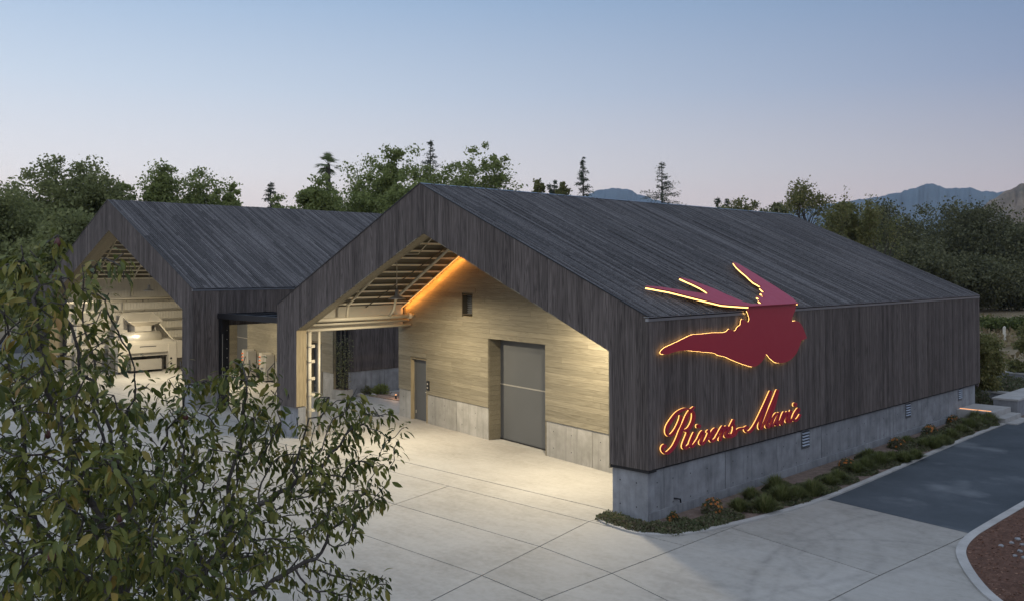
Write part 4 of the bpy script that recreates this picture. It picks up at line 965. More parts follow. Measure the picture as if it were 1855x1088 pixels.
def conifer(label, x, y, h, w, seed, group=None, sparse=1.0, name='conifer', vis=3.0):
    rng = np.random.default_rng(seed); t = thing(name, label, 'tree', (x, y, -.1), group)
    put('trunk', MB().tube([(x, y, -.1), (x, y, h * .6), (x, y, h)], [h * .014, h * .008, .02], 6), 'barkfar', t)
    mb = MB(); C = []; D = []
    z = h * .25; sl = w / 2 / vis
    while z < h - .1:
        R = min(w * .8, (h - z) * sl) * rng.uniform(.45, 1.2) + .10
        for j in range(2 + int(rng.uniform() < .6)):
            a = rng.uniform(0, 2 * PI); L = R * rng.uniform(.6, 1.15); up = rng.uniform(-.25, .35); e = Vector((x + math.cos(a) * L, y + math.sin(a) * L, z + up * L))
            mb.tube([(x, y, z), ((x + e.x) / 2, (y + e.y) / 2, z + up * L * .4), e], [.03, .02, .008], 3, False)
            m = int((14 + 40 * L) * sparse)
            s_ = rng.uniform(.12, 1.0, m); p = np.outer(1 - s_, (x, y, z)) + np.outer(s_, tuple(e))
            C.append(p + rng.normal(0, .05 + .05 * L, (m, 3)) * np.array([1, 1, .7])); dd = rng.normal(size=(m, 3)) * .7 + np.array([math.cos(a), math.sin(a), -.1]); D.append(dd)
        z += rng.uniform(.06, .30)
    put('limb', mb, 'barkfar', t, 'stuff')
    V, F = leaf_cards(np.vstack(C), np.vstack(D), .17, rng, .35, .3)
    link('crown', np_mesh('crown', V, F), 'needle', t)

# px (in the 1855-wide photograph) -> place at a distance, used once to lay the far planting out in plan
_f = 1642.84; _yaw = math.radians(45.097); _fw = Vector((-math.sin(_yaw), math.cos(_yaw), 0)); _rt = Vector((math.cos(_yaw), math.sin(_yaw), 0))
def plan(px, d): v = _fw * d + _rt * ((px - 912.8) / _f * d); return CAM.x + v.x, CAM.y + v.y
def hgt(py, d): return CAM.z + (487 - py) / _f * d
def wid(px, d): return px / _f * d

FAR = [  # px, top py, width px, distance, leaf, density, label
    (-10, 325, 190, 50, 'leafM', .9, 'dark leafy tree at the left edge behind the far barn'),
    (70, 288, 170, 56, 'leafM', .9, 'tall dark round tree left of the far barn gable, second from the edge'),
    (165, 284, 140, 58, 'leafM', .8, 'tall dark tree just left of the far barn ridge'),
    (112, 385, 190, 47, 'leafM', 1.0, 'low dense dark tree tucked against the far barn left eave'),
    (240, 330, 80, 62, 'leafG', .8, 'small green tree peeping over the front end of the far barn ridge'),
    (305, 293, 110, 64, 'leafG', .9, 'green tree with a pointed top above the far barn roof'),
    (365, 304, 120, 66, 'leafG', .9, 'round green tree above the middle of the far barn roof'),
    (418, 328, 60, 64, 'leafG', .9, 'small round green tree at the right end of the green clump'),
    (515, 352, 60, 70, 'leafG', .9, 'low bushy tree beside the narrow cypress over the far barn'),
    (572, 312, 90, 60, 'leafG', 1.0, 'bushy green tree in front of the fan palm'),
    (640, 280, 130, 66, 'leafG', .8, 'airy green tree immediately right of the fan palm'),
    (700, 266, 95, 64, 'leafG', .7, 'tall open green tree left of the main barn ridge'),
    (742, 298, 110, 58, 'leafG', 1.0, 'dense green tree crossing behind the main barn left slope'),
    (815, 262, 130, 66, 'leafG', .6, 'open crowned tree right above the main barn ridge peak'),
    (885, 256, 120, 68, 'leafG', .42, 'loose see-through tree right of the main barn ridge peak'),
    (976, 323, 32, 84, 'leafY', .9, 'small yellowish round tree left of the twin tiny cypresses on the ridge'),
    (1021, 328, 34, 84, 'leafY', .9, 'small yellowish round tree right of the twin tiny cypresses on the ridge'),
    (1345, 362, 90, 90, 'leafY', .8, 'low yellow green bushy tree over the far end of the main roof'),
    (1415, 370, 80, 84, 'leafD', .8, 'low dark bushy tree beneath the bare branches behind the roof'),
    (1545, 364, 90, 84, 'leafY', .45, 'yellowing tree left of the big dark oaks'),
    (1610, 356, 150, 118, 'leafK', 1.2, 'big dark oak at the left of the oak group behind the barn'),
    (1700, 352, 190, 128, 'leafK', 1.2, 'broadest dark oak in the middle of the oak group'),
    (1800, 362, 170, 124, 'leafK', 1.2, 'big dark oak at the right of the oak group near the field'),
    (1650, 430, 170, 104, 'leafK', 1.2, 'low dense dark oak in front of the oak group, against the roof edge'),
    (1760, 455, 190, 108, 'leafK', 1.2, 'low spreading dark oak at the back edge of the field'),
    (1890, 400, 150, 116, 'leafK', 1.1, 'dark oak cut off by the right picture edge'),
]
for i, (px, py, wp, d, lf, dn, lab) in enumerate(FAR):
    x, y = plan(px, d); oak = lf == 'leafK'; h = hgt(py + (14 if oak else 2), d); w = wid(wp, d)
    broad_tree(lab, x, y, h, w * 1.05, 100 + i, lf, dn, card=(.22 if d < 75 else .27) if not oak else .36, clear=.06 if oak else .22, name='oak_tree' if oak else 'broadleaf_tree', fill=1.6 if oak else (.35 if dn < .5 else 1.0), clump=.8 if dn < .5 else 1.0)
for px, py, wp, d, sp, lab in [(490, 328, 34, 72, 1.2, 'narrow pointed cypress over the far barn roof'), (780, 253, 44, 84, 1.0, 'dark conifer tip rising behind the open tree at the main ridge'),
                              (996, 331, 10, 86, 1.3, 'left one of the twin tiny cypresses on the ridge'), (1005, 326, 13, 86, 1.3, 'right one of the twin tiny cypresses on the ridge'),
                              (1057, 284, 28, 76, 1.1, 'tall slim conifer left of the blue mountain'), (1200, 293, 76, 72, .55, 'sparse wide conifer right of the blue mountain'),
                              (1301, 357, 12, 92, 1.3, 'tiny conifer tip on the roof line, left of two'), (1318, 360, 12, 92, 1.3, 'tiny conifer tip on the roof line, right of two')]:
    x, y = plan(px, d); conifer(lab, x, y, hgt(py, d), wid(wp, d), 300 + px, sparse=sp, vis=wid({490: 44, 780: 60, 1057: 62, 1200: 70}.get(px, 24), d))
# nearly bare trees behind the roof
for px, py, wp, d, lab, sd in [(1465, 322, 95, 74, 'nearly bare twisted tree standing up behind the far roof end', 11), (1512, 338, 60, 76, 'smaller nearly bare tree right of the twisted one', 12), (1590, 350, 90, 90, 'bare topped tree at the left edge of the oak group', 13)]:
    x, y = plan(px, d); broad_tree(lab, x, y, hgt(py, d), wid(wp, d), sd, 'leafY', .03, card=.22, clear=.45, name='bare_tree', depth=5, fill=0, thick=2.4)
# fan palm
def palm(px, py, d):
    x, y = plan(px, d); h = hgt(py, d) - .95; rng = np.random.default_rng(5)
    t = thing('fan_palm', 'fan palm head standing above the green trees', 'tree', (x, y, -.1))
    put('trunk', MB().tube([(x, y, -.1), (x + .2, y, h * .5), (x, y, h)], [.28, .22, .2], 8), 'barkfar', t)
    for k in range(30):
        a = rng.uniform(0, 2 * PI); el = math.asin(rng.uniform(-.8, .97)); u = Vector((math.cos(a) * math.cos(el), math.sin(a) * math.cos(el), math.sin(el))); c = Vector((x, y, h)); e = c + u * rng.uniform(.35, .75)
        mb = MB().tube([c, e], [.02, .012], 3, False); s = u.cross(Vector((.1, .2, 1))).normalized()
        for j in np.linspace(-1.0, 1.0, 8):
            dd = (u * math.cos(j) + s * math.sin(j)); tip = e + dd * .68 + Vector((0, 0, -.14)); q = dd.cross(u.cross(s)).normalized() * .045
            mb.add([e, e + dd * .28 + q, tip, e + dd * .28 - q], [(0, 1, 2, 3)])
        put('frond', mb, 'palm', t)
palm(594, 277, 78)

# ------------------------------------------------------------------ hills
def hill(name, prof, d, mat, depth, seed):
    """ridge at distance d from picture profile (px, py) sampled in plan, falling away on both sides"""
    rng = np.random.default_rng(seed); P = []
    for (a, b), (c, e) in zip(prof[:-1], prof[1:]):
        for k in range(8):
            t = k / 8; s = t * t * (3 - 2 * t) * .4 + t * .6; P.append((a + (c - a) * t, b + (e - b) * s))
    P.append(prof[-1]); V = []; rows = 15
    for i, (px, py) in enumerate(P):
        H = max(2, hgt(py, d)) + d * .00045 * (math.sin(px * .21 + seed) + .6 * math.sin(px * .47 + 2 * seed) + .4 * math.sin(px * 1.13)) + rng.normal(0, d * .00018)
        for r in range(rows):
            s = (r / (rows - 1)) * 2 - 1; prof_h = (1 - abs(s)) ** 1.1
            dd = d + s * depth; x, y = plan(px + rng.normal(0, .3), dd)
            V.append((x, y, -.2 + H * prof_h * (1 + rng.normal(0, .03) * (abs(s) > .05))))
    F = [(i * rows + r, (i + 1) * rows + r, (i + 1) * rows + r + 1, i * rows + r + 1) for i in range(len(P) - 1) for r in range(rows - 1)]
    me = np_mesh(name, V, F); me.polygons.foreach_set('use_smooth', [True] * len(me.polygons))
    o = link(name, me, mat); o['kind'] = 'structure'; return o
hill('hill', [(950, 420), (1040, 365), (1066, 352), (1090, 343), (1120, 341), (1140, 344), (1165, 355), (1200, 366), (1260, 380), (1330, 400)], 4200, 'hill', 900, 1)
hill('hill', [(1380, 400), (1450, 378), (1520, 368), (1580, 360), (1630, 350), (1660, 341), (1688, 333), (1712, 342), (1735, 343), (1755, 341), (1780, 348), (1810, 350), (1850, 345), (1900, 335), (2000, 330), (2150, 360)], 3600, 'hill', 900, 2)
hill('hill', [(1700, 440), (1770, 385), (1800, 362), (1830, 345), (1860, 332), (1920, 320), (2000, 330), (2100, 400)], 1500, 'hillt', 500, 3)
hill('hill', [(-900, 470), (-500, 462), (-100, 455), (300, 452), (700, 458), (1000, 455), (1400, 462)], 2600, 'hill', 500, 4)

# ------------------------------------------------------------------ far field planting
for i, (px, py, wp) in enumerate([(1781, 588, 18), (1795, 592, 22), (1812, 590, 20), (1830, 592, 22), (1850, 589, 20)]):
    if not wp: continue
    d = 4.9 * _f / (py + 8 - 487); x, y = plan(px, d); w = wid(wp, d); rng = np.random.default_rng(500 + i)
    t = thing('vine_bush', 'low green vine bush in the row across the dry field', 'bush', (x, y, -.1), 'vine bushes in the field row')
    put('stem', MB().tube([(x, y, -.12), (x, y, .6)], .05, 5), 'barkfar', t)
    C = rng.normal(size=(700, 3)) * np.array([w * .3, w * .3, .2]) + np.array([x, y, .5]); V, F = leaf_cards(C, rng.normal(size=(700, 3)), .22, rng, .8, .2); link('foliage', np_mesh('foliage', V, F), 'vine', t)
x, y = plan(1818, 4.9 * _f / (613 - 487)); tag(put('field_post', MB().box(x - .08, x + .08, y - .08, y + .08, -.12, .75).prism([(x - .08, y - .08, .75), (x + .08, y - .08, .75), (x, y - .08, .83)], (0, .16, 0)), 'panel'), 'short white post standing in the dry field', 'post')
# tussocks of dry grass over the near field: one mass
rng = np.random.default_rng(77); n = 26000
gx_ = rng.uniform(-40, 30, n); gy_ = 24 + rng.uniform(0, 1, n) ** 1.6 * 70
keep = ~((gx_ > .6) & (gx_ < 6.5 + (gy_ - 40).clip(0) * .12)) & ~((gx_ < .3) & (gy_ < 26))
patch = np.sin(gx_ * .35 + gy_ * .2) + np.sin(gy_ * .5 - gx_ * .1) + rng.normal(0, .6, n); keep &= patch > .1
C = np.stack([gx_, gy_, np.full(n, -.12)], 1)[keep]; D = rng.normal(size=(len(C), 3)) * .45 + np.array([0, 0, 1]); V, F = leaf_cards(C, D, .55, rng, .35, .4)
M['dry'] = leaf_mat('dry grass', [(.10, .075, .04), (.20, .155, .085), (.30, .24, .15)], .3, .7, .1)
o = link('dry_grass', np_mesh('dry_grass', V, F), 'dry'); o['kind'] = 'stuff'; tag(o, 'dry brown grass over the field beyond the barn', 'grass')

# ------------------------------------------------------------------ steps and low walls at the far corner
stp = thing('entrance_steps', 'pale concrete landing and steps at the far end of the driveway', 'steps', (.6, 18, 0))
put('landing', MB().box(-1.5, 1.02, 16.85, 18.6, -.05, .34), 'kerb', stp)
put('step', MB().box(1.022, 1.32, 17.0, 18.6, -.05, .17), 'kerb', stp)
put('step', MB().box(1.322, 1.62, 17.1, 18.6, -.05, .03), 'kerb', stp)
put('step_light', MB().box(-.04, .9, 17.02, 17.035, .345, .365), 'step', stp)
rw = thing('low_wall', 'thick pale concrete block wall beside the entrance steps', 'wall', (1.2, 20, 0))
put('block', MB().box(.40, 1.14, 18.9, 26.0, -.1, .50), 'plinth', rw); put('coping', MB().box(.37, 1.17, 18.87, 26.0, .502, .56), 'kerb', rw)
for lab, x0, x1, y0, h in (('low concrete retaining wall with pale coping nearest the small tree', -.6, .36, 21.0, .50), ('second low concrete wall farther behind the bushes with pale coping', -2.6, -.1, 28.0, .50)):
    w_ = thing('low_wall', lab, 'wall', ((x0 + x1) / 2, y0, 0)); put('block', MB().box(x0, x1, y0, y0 + .3, -.1, h - .06), 'plinth', w_); put('coping', MB().box(x0 - .02, x1 + .02, y0 - .03, y0 + .33, h - .058, h), 'kerb', w_)
sheet('garden_bed', [(-6, 18.92), (.38, 18.92), (.3, 30), (-6, 34)], -.02, 'bedsoil')
broad_tree('small leafy tree just behind the far corner of the main barn', -1.15, 21.6, 2.75, 1.9, 61, 'leafY', .8, card=.11, clear=.22, name='small_tree')
broad_tree('small leafy tree at the right edge beside the road', -.55, 29.3, 3.0, 2.4, 62, 'leafY', .8, card=.13, clear=.2, name='small_tree')

# ------------------------------------------------------------------ bed planting
def tuft(x, y, r, h, seed, label, group):
    rng = np.random.default_rng(seed); n = 620; a = rng.uniform(0, 2 * PI, n); rr = rng.uniform(0, .35, n) * r
    B = np.stack([x + np.cos(a) * rr, y + np.sin(a) * rr, np.full(n, .01)], 1); lean = rng.uniform(.1, 1.0, n)
    out = np.stack([np.cos(a), np.sin(a), np.zeros(n)], 1) * (lean * r)[:, None]; hh = (h * (1.15 - .65 * lean) * rng.uniform(.7, 1.1, n))[:, None]; up = np.array([0, 0, 1.0])
    s = np.stack([-np.sin(a), np.cos(a), np.zeros(n)], 1) * .009
    m1 = B + out * .45 + up * hh * .75; tip = B + out * 1.0 + up * hh
    V = np.stack([B - s, B + s, m1 + s * .8, m1 - s * .8, tip], 1).reshape(-1, 3); i = np.arange(n) * 5
    F4 = np.stack([i, i + 1, i + 2, i + 3], 1); F3 = np.stack([i + 3, i + 2, i + 4, i + 4], 1)
    me = bpy.data.meshes.new('tuft'); me.from_pydata(V.tolist(), [], F4.tolist() + [tuple(f[:3]) for f in F3.tolist()]); me.update()
    o = link('grass_tuft', me, 'grass'); tag(o, label, 'grass', group)
def flower_bush(x, y, r, h, seed, label):
    rng = np.random.default_rng(seed); t = thing('flower_bush', label, 'bush', (x, y, 0), 'orange flowering bushes in the bed')
    n = 700; q = rng.normal(size=(n, 3)); q /= np.linalg.norm(q, axis=1, keepdims=True); q[:, 2] = abs(q[:, 2]); q *= rng.uniform(.3, 1, (n, 1)) ** .5
    C = np.array([x, y, 0.02]) + q * np.array([r, r, h]); V, F = leaf_cards(C, q + rng.normal(size=(n, 3)) * .6, .055, rng, .5, .2); link('foliage', np_mesh('foliage', V, F), 'cover', t)
    mb = MB()
    for k in range(int(46 * r / .3)):
        u = rng.normal(size=3); u /= np.linalg.norm(u); u[2] = abs(u[2]) * .9 + .15; p = Vector((x + u[0] * r * 1.02, y + u[1] * r * 1.02, .02 + u[2] * h)); w = Vector(u).normalized(); s = w.orthogonal().normalized(); v = w.cross(s)
        for j in range(6):
            a = 2 * PI * j / 6; dd = s * math.cos(a) + v * math.sin(a); e = s * math.cos(a + .45) + v * math.sin(a + .45); mb.add([p, p + dd * .026, p + (dd + e) * .018, p + e * .024], [(0, 1, 2, 3)])
    put('blossom', mb, 'petal', t, 'stuff')
def gp(px, py):
    d = 4.9 * _f / (py - 487); return plan(px, d)
tl = 'olive fountain grass tuft in the bed along the long plinth'
TG = 'fountain grass tufts along the plinth'
seeds = 900
for px, py, r, h in [(1335, 925, .2, .26), (1440, 905, .22, .3), (1500, 880, .2, .26), (1515, 872, .22, .28), (1635, 838, .22, .28), (1655, 832, .2, .26), (1640, 806, .2, .26), (1672, 812, .22, .28), (1384, 926, .24, .34), (1414, 908, .26, .36), (1403, 892, .26, .38), (1358, 906, .2, .28), (1469, 897, .27, .34),
                     (1565, 853, .24, .34), (1590, 843, .26, .34), (1548, 858, .2, .28), (1570, 835, .24, .32), (1612, 838, .22, .3), (1689, 812, .26, .34), (1705, 806, .24, .3),
                     (1752, 778, .28, .36), (1772, 774, .26, .34), (1738, 787, .24, .3), (1790, 768, .28, .36), (1720, 795, .22, .3), (1765, 765, .26, .36)]:
    x, y = gp(px, py); seeds += 1; z_ = 'nearest the barn corner' if y < 4.4 else ('halfway along the long plinth' if y < 11.5 else 'toward the far end of the long plinth'); tuft(x, y, r * 1.4, h * 1.0, seeds, 'olive fountain grass tuft in the bed, ' + z_, 'fountain grass tufts ' + z_)
for px, py, r, h, lab in [(1289, 929, .22, .30, 'round orange flowering bush nearest the barn corner of the bed'), (1217, 947, .10, .2, 'small sprig of orange flowers right at the barn corner'), (1532, 852, .22, .28, 'orange flowering bush halfway along the bed'),
                          (1622, 812, .24, .28, 'orange flowering bush below the middle plinth vent'), (1682, 788, .22, .28, 'orange flowering bush toward the far end of the bed'), (1724, 768, .2, .26, 'farthest orange flowering bush in the bed')]:
    x, y = gp(px, py); seeds += 1; flower_bush(x, y, r, h, seeds, lab)
def ground_cover(name, label, blobs, seed, size=.05, h=.10, per=1500, mat='cover'):
    rng = np.random.default_rng(seed); Cs = []
    for (x, y, rx, ry) in blobs:
        n = int(per * rx * ry * 12); a = rng.uniform(0, 2 * PI, n); r = rng.uniform(0, 1, n) ** .5
        hh = h * (1 - r ** 3) * (1 + .4 * np.sin(x * 9 + a * 3)); Cs.append(np.stack([x + np.cos(a) * r * rx, y + np.sin(a) * r * ry, .012 + rng.uniform(.1, 1, n) * hh], 1))
    C = np.vstack(Cs); D = rng.normal(size=C.shape) + np.array([0, 0, .6]); V, F = leaf_cards(C, D, size, rng, .6, .2)
    o = link(name, np_mesh(name, V, F), mat); o['kind'] = 'stuff'; return tag(o, label, 'ground cover')
ground_cover('ground_cover', 'low matted ground cover wrapping the barn corner', [(-.72, -.25, .30, .28), (-.35, -.36, .38, .28), (.08, -.38, .42, .30), (.45, -.12, .42, .36), (.66, .35, .38, .45), (.80, .95, .32, .42), (.85, 1.5, .28, .3)], 41)
ground_cover('ground_cover', 'dark green ground cover patches along the middle of the bed', [(.85, 2.6, .45, .6), (.95, 3.6, .5, .7), (1.0, 4.8, .48, .7), (.45, 4.2, .3, .5), (.95, 6.0, .45, .6), (.85, 7.2, .5, .6), (.85, 8.4, .55, .8), (1.0, 9.6, .42, .7), (.5, 9.0, .35, .7), (.75, 11.0, .45, .6), (.8, 12.2, .55, .8), (.7, 13.2, .5, .6)], 42)
ground_cover('ground_cover', 'thick green ground cover at the far end of the bed', [(.75, 14.2, .5, .8), (.7, 15.5, .55, .8), (.8, 16.4, .5, .6)], 43, h=.2)
ground_cover('ground_cover', 'green planting in the terraced bed behind the barn', [(-1.5, 20.5, 1.2, .9), (-.4, 20.2, .6, .6), (-1.2, 24, 1.6, 1.5), (-.3, 26, .8, 1.6), (-2, 26.5, 1.5, 1.2)], 44, .09, .45, 300)
ground_cover('ground_cover', 'green weedy clump in the bark mulch at the right edge', [(6.9, 1.3, .7, .6), (7.3, .8, .7, .6)], 45, .09, .35, 700, 'grass')
# bark chips and pale stones in the mulch
def rock(name, label, x, y, z, r, seed, group=None, mat='stone', flat=.6):
    rng = np.random.default_rng(seed); bm = bmesh.new(); bmesh.ops.create_icosphere(bm, subdivisions=2, radius=r)
    for v in bm.verts: v.co *= 1 + rng.normal(0, .09); v.co.z *= flat
    me = bpy.data.meshes.new(name); bm.to_mesh(me); bm.free(); o = link(name, me, mat); o.location = (x, y, z); tag(o, label, 'stone', group); return o
rng = np.random.default_rng(9); n = 12000; x = rng.uniform(4.6, 9, n); y = rng.uniform(-2, 16, n) ; C = np.stack([x, y, np.full(n, .025) + rng.uniform(0, .02, n)], 1)
ex = np.interp(y, [p.y for p in mulch_edge][::-1], [p.x for p in mulch_edge][::-1]); C = C[x > ex + .2]; D = rng.normal(size=C.shape); D[:, 2] *= .3
V, F = leaf_cards(C, D, .05, rng, .4, 0); M['chip'] = leaf_mat('bark chip', [(.05, .026, .018), (.13, .07, .05), (.24, .16, .12)], 0.0, .9, .1)
o = link('bark_chips', np_mesh('bark_chips', V, F), 'chip'); o['kind'] = 'stuff'; tag(o, 'loose reddish bark chips covering the mulch bed', 'bark mulch')
for i, (px, py) in enumerate([(1828, 985), (1838, 978), (1842, 1000), (1808, 990), (1846, 988), (1833, 1008), (1850, 1012)]):
    xx, yy = gp(px, py); rock('pale_stone', 'small pale stone lying in the bark mulch at the right edge', xx, yy, .03, U(.035, .06), 60 + i, 'pale stones in the mulch', 'plinth')
for i, (px, py) in enumerate([(1650, 815), (1660, 808), (1640, 822)]):
    xx, yy = gp(px, py); rock('flat_stone', 'dark flat stone among the plants halfway along the bed', xx, yy, .03, U(.1, .14), 80 + i, 'dark flat stones in the bed', 'stone', .35)

# gap planting: shrubs, boulders, timber deck, bollard
dk = thing('timber_deck', 'warm timber deck boards in the passage behind the barns', 'deck', (-16, 9, 0))
for k in range(34): board('deck_board', dk, 'timber', (-16.0, 6.9 + k * .145, .012), (4.4, .138, .03))
for i, (px, py, r, lab) in enumerate([(665, 712, .30, 'dark rounded shrub at the foot of the dark wall, nearest the planter'), (690, 712, .34, 'grey green spiky shrub at the foot of the dark wall in the gap')]):
    xx, yy = gp(px, py); rng = np.random.default_rng(70 + i); t = thing('shrub', lab, 'bush', (xx, yy, 0)); put('stem', MB().tube([(xx, yy, 0), (xx, yy, r)], .02, 5), 'barkfar', t)
    q = rng.normal(size=(900, 3)); q /= np.linalg.norm(q, axis=1, keepdims=True); q[:, 2] = abs(q[:, 2]); V, F = leaf_cards(np.array([xx, yy, .02]) + q * r * rng.uniform(.3, 1, (900, 1)), q, .10 if i else .06, rng, .35, 0); link('foliage', np_mesh('foliage', V, F), 'leafG' if i else 'leafD', t)
for i, (px, py) in enumerate([(652, 716), (705, 712), (677, 716), (714, 716)]):
    xx, yy = gp(px, py); rock('boulder', 'small grey boulder edging the planting in the gap', xx, yy, .05, U(.10, .17), 30 + i, 'small boulders in the gap')
xx, yy = gp(717, 722); bl = thing('bollard_light', 'small glowing bollard light at the edge of the timber deck', 'lamp', (xx, yy, 0))
put('post', MB().lathe([(.03, 0), (.03, .22), (.001, .22)], (xx, yy, 0), 10), 'black', bl); put('lens', MB().lathe([(.032, .17), (.032, .21)], (xx, yy, 0), 10), 'step', bl)
l = bpy.data.lights.new('glow', 'POINT'); l.energy = 6; l.color = (1, .6, .35); l.shadow_soft_size = .04; o = bpy.data.objects.new('glow', l); COL.objects.link(o); o.parent = bl; o.location = (0, -.02, .27)
# climber on the black posts
rng = np.random.default_rng(21); t = thing('climbing_vine', 'thin green climber twining up the black steel posts', 'vine', (-18.3, 5.7, .36)); mb = MB(); C = []
for k in range(9):
    p = Vector((-18.3 + rng.normal(0, .1), 5.66, .36)); pts = [p]
    for j in range(14):
        p = p + Vector((rng.normal(0, .07), rng.normal(0, .03), rng.uniform(.06, .2))); pts.append(p)
        for m in range(10): C.append((p.x + rng.normal(0, .10), p.y + rng.normal(0, .07), p.z + rng.normal(0, .06)))
    mb.tube(pts, .007, 4, False)
put('stem', mb, 'barkfar', t); V, F = leaf_cards(np.array(C), rng.normal(size=(len(C), 3)), .06, rng, .5, .3); link('foliage', np_mesh('foliage', V, F), 'leafD', t)

# ------------------------------------------------------------------ the fruit tree in the foreground
def front_tree():
    rng = np.random.default_rng(3)
    # crown blobs: px, py, distance, half-width px, half-height px, half-depth m, attractors
    blobs = [(120, 960, 5.6, 260, 190, 1.0, 680), (330, 940, 6.8, 230, 150, 1.0, 350), (470, 960, 7.2, 160, 150, .8, 150), (420, 760, 7.2, 130, 80, .6, 120), (400, 680, 7.2, 80, 60, .35, 52),
             (600, 900, 7.4, 80, 90, .5, 95), (640, 800, 7.5, 80, 50, .3, 52), (610, 740, 7.4, 85, 42, .3, 40), (60, 720, 5.6, 130, 130, .8, 150), (50, 570, 5.5, 105, 100, .6, 66), (60, 480, 5.6, 90, 60, .4, 24), (150, 650, 6.2, 60, 60, .4, 26),
             (600, 1050, 7.2, 80, 55, .5, 50), (150, 510, 6.2, 50, 35, .3, 14), (250, 740, 6.8, 130, 45, .5, 55), (260, 1080, 5.8, 300, 80, .8, 300), (520, 840, 7.4, 100, 70, .5, 80), (700, 770, 7.6, 26, 22, .15, 8), (670, 850, 7.5, 30, 60, .25, 28)]
    A = []
    for px, py, d, rx, ry, rd, n in blobs:
        for _ in range(max(2, n // 7)):        # leafy clumps with gaps between them
            while True:
                u = rng.uniform(-1, 1, 3)
                if (u ** 2).sum() < 1: break
            dd = d + u[2] * rd; x, y = plan(px + u[0] * rx, dd); z = hgt(py + u[1] * ry, dd)
            for _ in range(min(n, int(rng.integers(5, 11)))): e = rng.normal(0, .105, 3); A.append((x + e[0], y + e[1], z + e[2] * .75))
    n1 = len(A)
    for line, m in (([(100, 590, 5.7), (160, 580, 5.9), (225, 606, 6.1)], 8), ([(150, 570, 5.9), (205, 535, 6.1), (228, 490, 6.2), (250, 455, 6.3)], 12), ([(120, 690, 5.8), (190, 690, 6.0)], 7)):
        for k in range(m):      # side branches reaching right from the left mass
            t = k / (m - 1) * (len(line) - 1); q = min(int(t), len(line) - 2); f = t - q; px, py, dd = (line[q][c] * (1 - f) + line[q + 1][c] * f for c in range(3))
            x, y = plan(px + rng.normal(0, 9), dd); A.append((x, y, hgt(py + rng.normal(0, 9), dd)))
    A = np.array(A)
    bx, by = plan(250, 6.6)
    nodes = [np.array([bx, by, -.05])]; par = [-1]
    trunk = [(bx + .05, by, .6), (bx - .04, by + .05, 1.2), (bx + .03, by + .02, 1.7)]
    for q in trunk: nodes.append(np.array(q)); par.append(len(nodes) - 2)
    step = .09; di, dk = 3.2, .10; alive = np.ones(len(A), bool); alive[n1:] = False
    for it in range(130):
        if it == 75: alive[n1:] = True
        if not alive.any(): continue
        P = np.array(nodes); d2 = ((A[alive][:, None, :] - P[None]) ** 2).sum(2); near = d2.argmin(1); dist = np.sqrt(d2[np.arange(len(near)), near])
        acc = {}
        for a, j, ds in zip(A[alive], near, dist):
            if ds < di: acc.setdefault(j, []).append((a - P[j]) / (ds + 1e-6))
        if not acc and it > 75: break
        for j, vs in acc.items():
            v = np.mean(vs, 0) + rng.normal(0, .22, 3); v /= np.linalg.norm(v) + 1e-9; q = P[j] + v * step
            nodes.append(q); par.append(j)
        P = np.array(nodes); idx = np.where(alive)[0]; d2 = ((A[idx][:, None, :] - P[None]) ** 2).sum(2).min(1); alive[idx[d2 < dk * dk]] = False
        if not alive.any() and it > 75: break
    P = np.array(nodes); n = len(P); ch = [[] for _ in range(n)]
    for i in range(1, n): ch[par[i]].append(i)
    rad = np.zeros(n)
    for i in range(n - 1, -1, -1): rad[i] = .0038 if not ch[i] else (sum(rad[c] ** 2.25 for c in ch[i])) ** (1 / 2.25)
    rad *= 1.0 if rad[0] < .13 else .13 / rad[0]; rad = np.maximum(rad, .0032)
    t = thing('fruit_tree', 'leafy fruit tree filling the lower left foreground, with dark drooping leaves', 'tree', (bx, by, -.05))
    mb = MB(); seen = set()
    def chain(i):
        pts = [P[par[i]]] if par[i] >= 0 else []; rr = [min(rad[par[i]], rad[i] * 1.15)] if par[i] >= 0 else []; stack = []
        while True:
            pts.append(P[i]); rr.append(rad[i])
            if not ch[i]: break
            c = sorted(ch[i], key=lambda k: -rad[k]); stack += c[1:]; i = c[0]
        if len(pts) > 1: mb.tube(pts, rr, 7 if max(rr) > .015 else 5, False)
        return stack
    todo = [0]
    while todo: todo += chain(todo.pop())
    put('trunk', mb, 'bark', t, smooth=True)
    # leaves along the twigs
    lv = []
    tip = np.zeros(n, int)
    for i in range(n - 1, -1, -1): tip[i] = 0 if not ch[i] else 1 + min(tip[c] for c in ch[i])
    for i in range(4, n):
        if rad[i] > .0115: continue
        d0 = P[i] - P[par[i]]; d0 /= np.linalg.norm(d0) + 1e-9
        k = 8 if tip[i] == 0 else (5 if tip[i] < 3 else 3)
        for _ in range(k):
            s = rng.normal(size=3); s -= d0 * s.dot(d0); s /= np.linalg.norm(s) + 1e-9
            d = s * .8 + d0 * .55 + np.array([0, 0, -.85]) + rng.normal(0, .2, 3); d /= np.linalg.norm(d); p = P[i] + (P[par[i]] - P[i]) * rng.uniform(0, 1) + s * rng.uniform(.0, .07) + d * .012
            lv.append((p, d, rng.uniform(.046, .100)))
    # leaf template: 5 stations along the blade, folded along the midrib, curling down
    st_ = [(0, .02), (.18, .24), (.45, .40), (.75, .28), (1, 0.0)]
    tv = []
    for s, w in st_:
        z = -.38 * s * s; tv += [(s, -w * .5, z + w * .16), (s, 0, z), (s, w * .5, z + w * .16)]
    tf = []
    for r in range(4): tf += [(r * 3, r * 3 + 1, r * 3 + 4, r * 3 + 3), (r * 3 + 1, r * 3 + 2, r * 3 + 5, r * 3 + 4)]
    tv = np.array(tv); tf = np.array(tf)
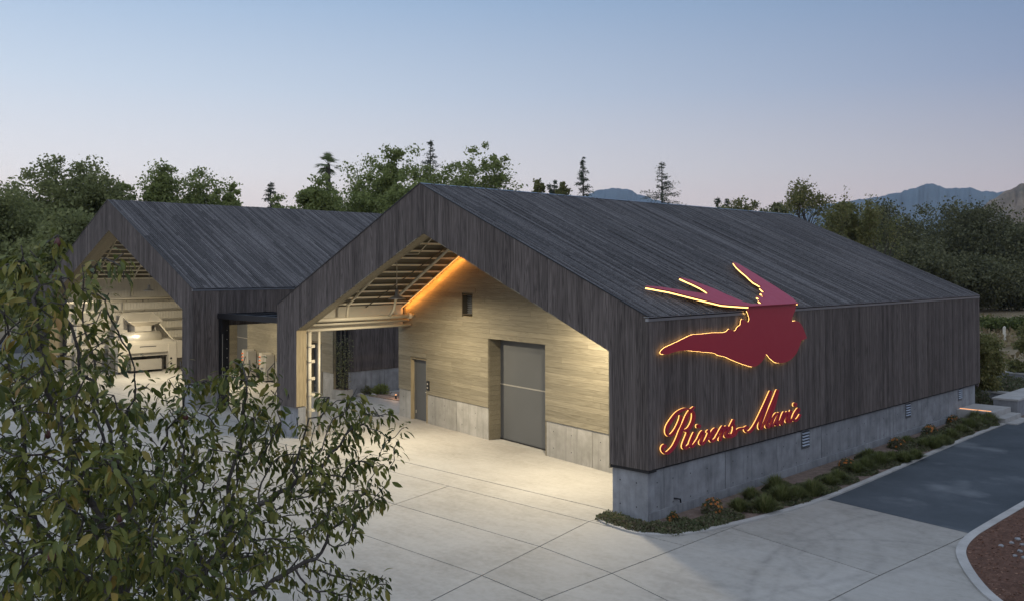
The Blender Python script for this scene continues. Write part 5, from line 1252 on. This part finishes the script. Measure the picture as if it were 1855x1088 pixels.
    def frame(d):
        up = np.array([0, 0, 1.0]) + rng.normal(0, .45, 3); y = np.cross(up, d); y /= np.linalg.norm(y) + 1e-9; z = np.cross(d, y); return np.stack([d, y, z], 1)
    cam3 = np.array(CAM); keep = []
    for p, d, L in lv:
        v = p - cam3; dep = v @ np.array(_fw); px = 912.8 + (v @ np.array(_rt)) / dep * _f; py = 487 - v[2] / dep * _f
        keep.append(L / dep if (0 < px < 1855 and 0 < py < 1088) else 0)
    order = np.argsort(-np.array(keep)); big = set(order[:300].tolist())
    V, F = [], []
    tm = bpy.data.meshes.new('leaf'); tm.from_pydata(tv.tolist(), [], tf.tolist()); tm.update(); tm.materials.append(M['leafO'])
    tm.polygons.foreach_set('use_smooth', [True] * len(tm.polygons)); base = root_loc(t)
    for i, (p, d, L) in enumerate(lv):
        R = frame(d); wy = rng.uniform(.85, 1.15)
        if i in big:
            o = bpy.data.objects.new('leaf', tm); COL.objects.link(o); o.parent = t
            m = Matrix((tuple(R[0]), tuple(R[1]), tuple(R[2]))).to_4x4(); o.matrix_local = Matrix.Translation(Vector(p) - base) @ m @ Matrix.Diagonal((L, L * wy, L, 1))
        else:
            V.append((tv * np.array([L, L * wy, L])) @ R.T + p); F.append(tf + len(V) * 15 - 15)
    me = np_mesh('foliage', np.vstack(V), np.vstack(F)); me.polygons.foreach_set('use_smooth', [True] * len(me.polygons))
    link('foliage', me, 'leafN', t, 'stuff')
    # a few small reddish pears left on the twigs
    tw = [i for i in range(n) if rad[i] < .006 and tip[i] <= 2]
    M['pear'] = plain('reddish fruit', (.09, .03, .025), .5)
    for i in rng.choice(tw, 9, replace=False):
        c = P[i] + np.array([0, 0, -.05]); put('fruit', MB().lathe([(.001, .035), (.012, .028), (.022, .0), (.016, -.02), (.001, -.028)], c, 8), 'pear', t, smooth=True)
    print('front tree nodes', n, 'leaves', len(lv))
front_tree()

# ------------------------------------------------------------------ haze over the valley
hz = MB().box(-6500, 6500, -6500, 6500, -2, 420).mesh('haze'); hm = bpy.data.materials.new('valley haze'); hm.use_nodes = True; _n = hm.node_tree; _n.nodes.remove(_n.nodes['Principled BSDF'])
_v = _n.nodes.new('ShaderNodeVolumePrincipled'); _v.inputs['Color'].default_value = (.72, .82, 1.0, 1); _v.inputs['Density'].default_value = .00007; _v.inputs['Anisotropy'].default_value = 0.0
_n.links.new(_v.outputs[0], _n.nodes['Material Output'].inputs['Volume']); hz.materials.append(hm); o = bpy.data.objects.new('haze', hz); COL.objects.link(o); o['kind'] = 'stuff'
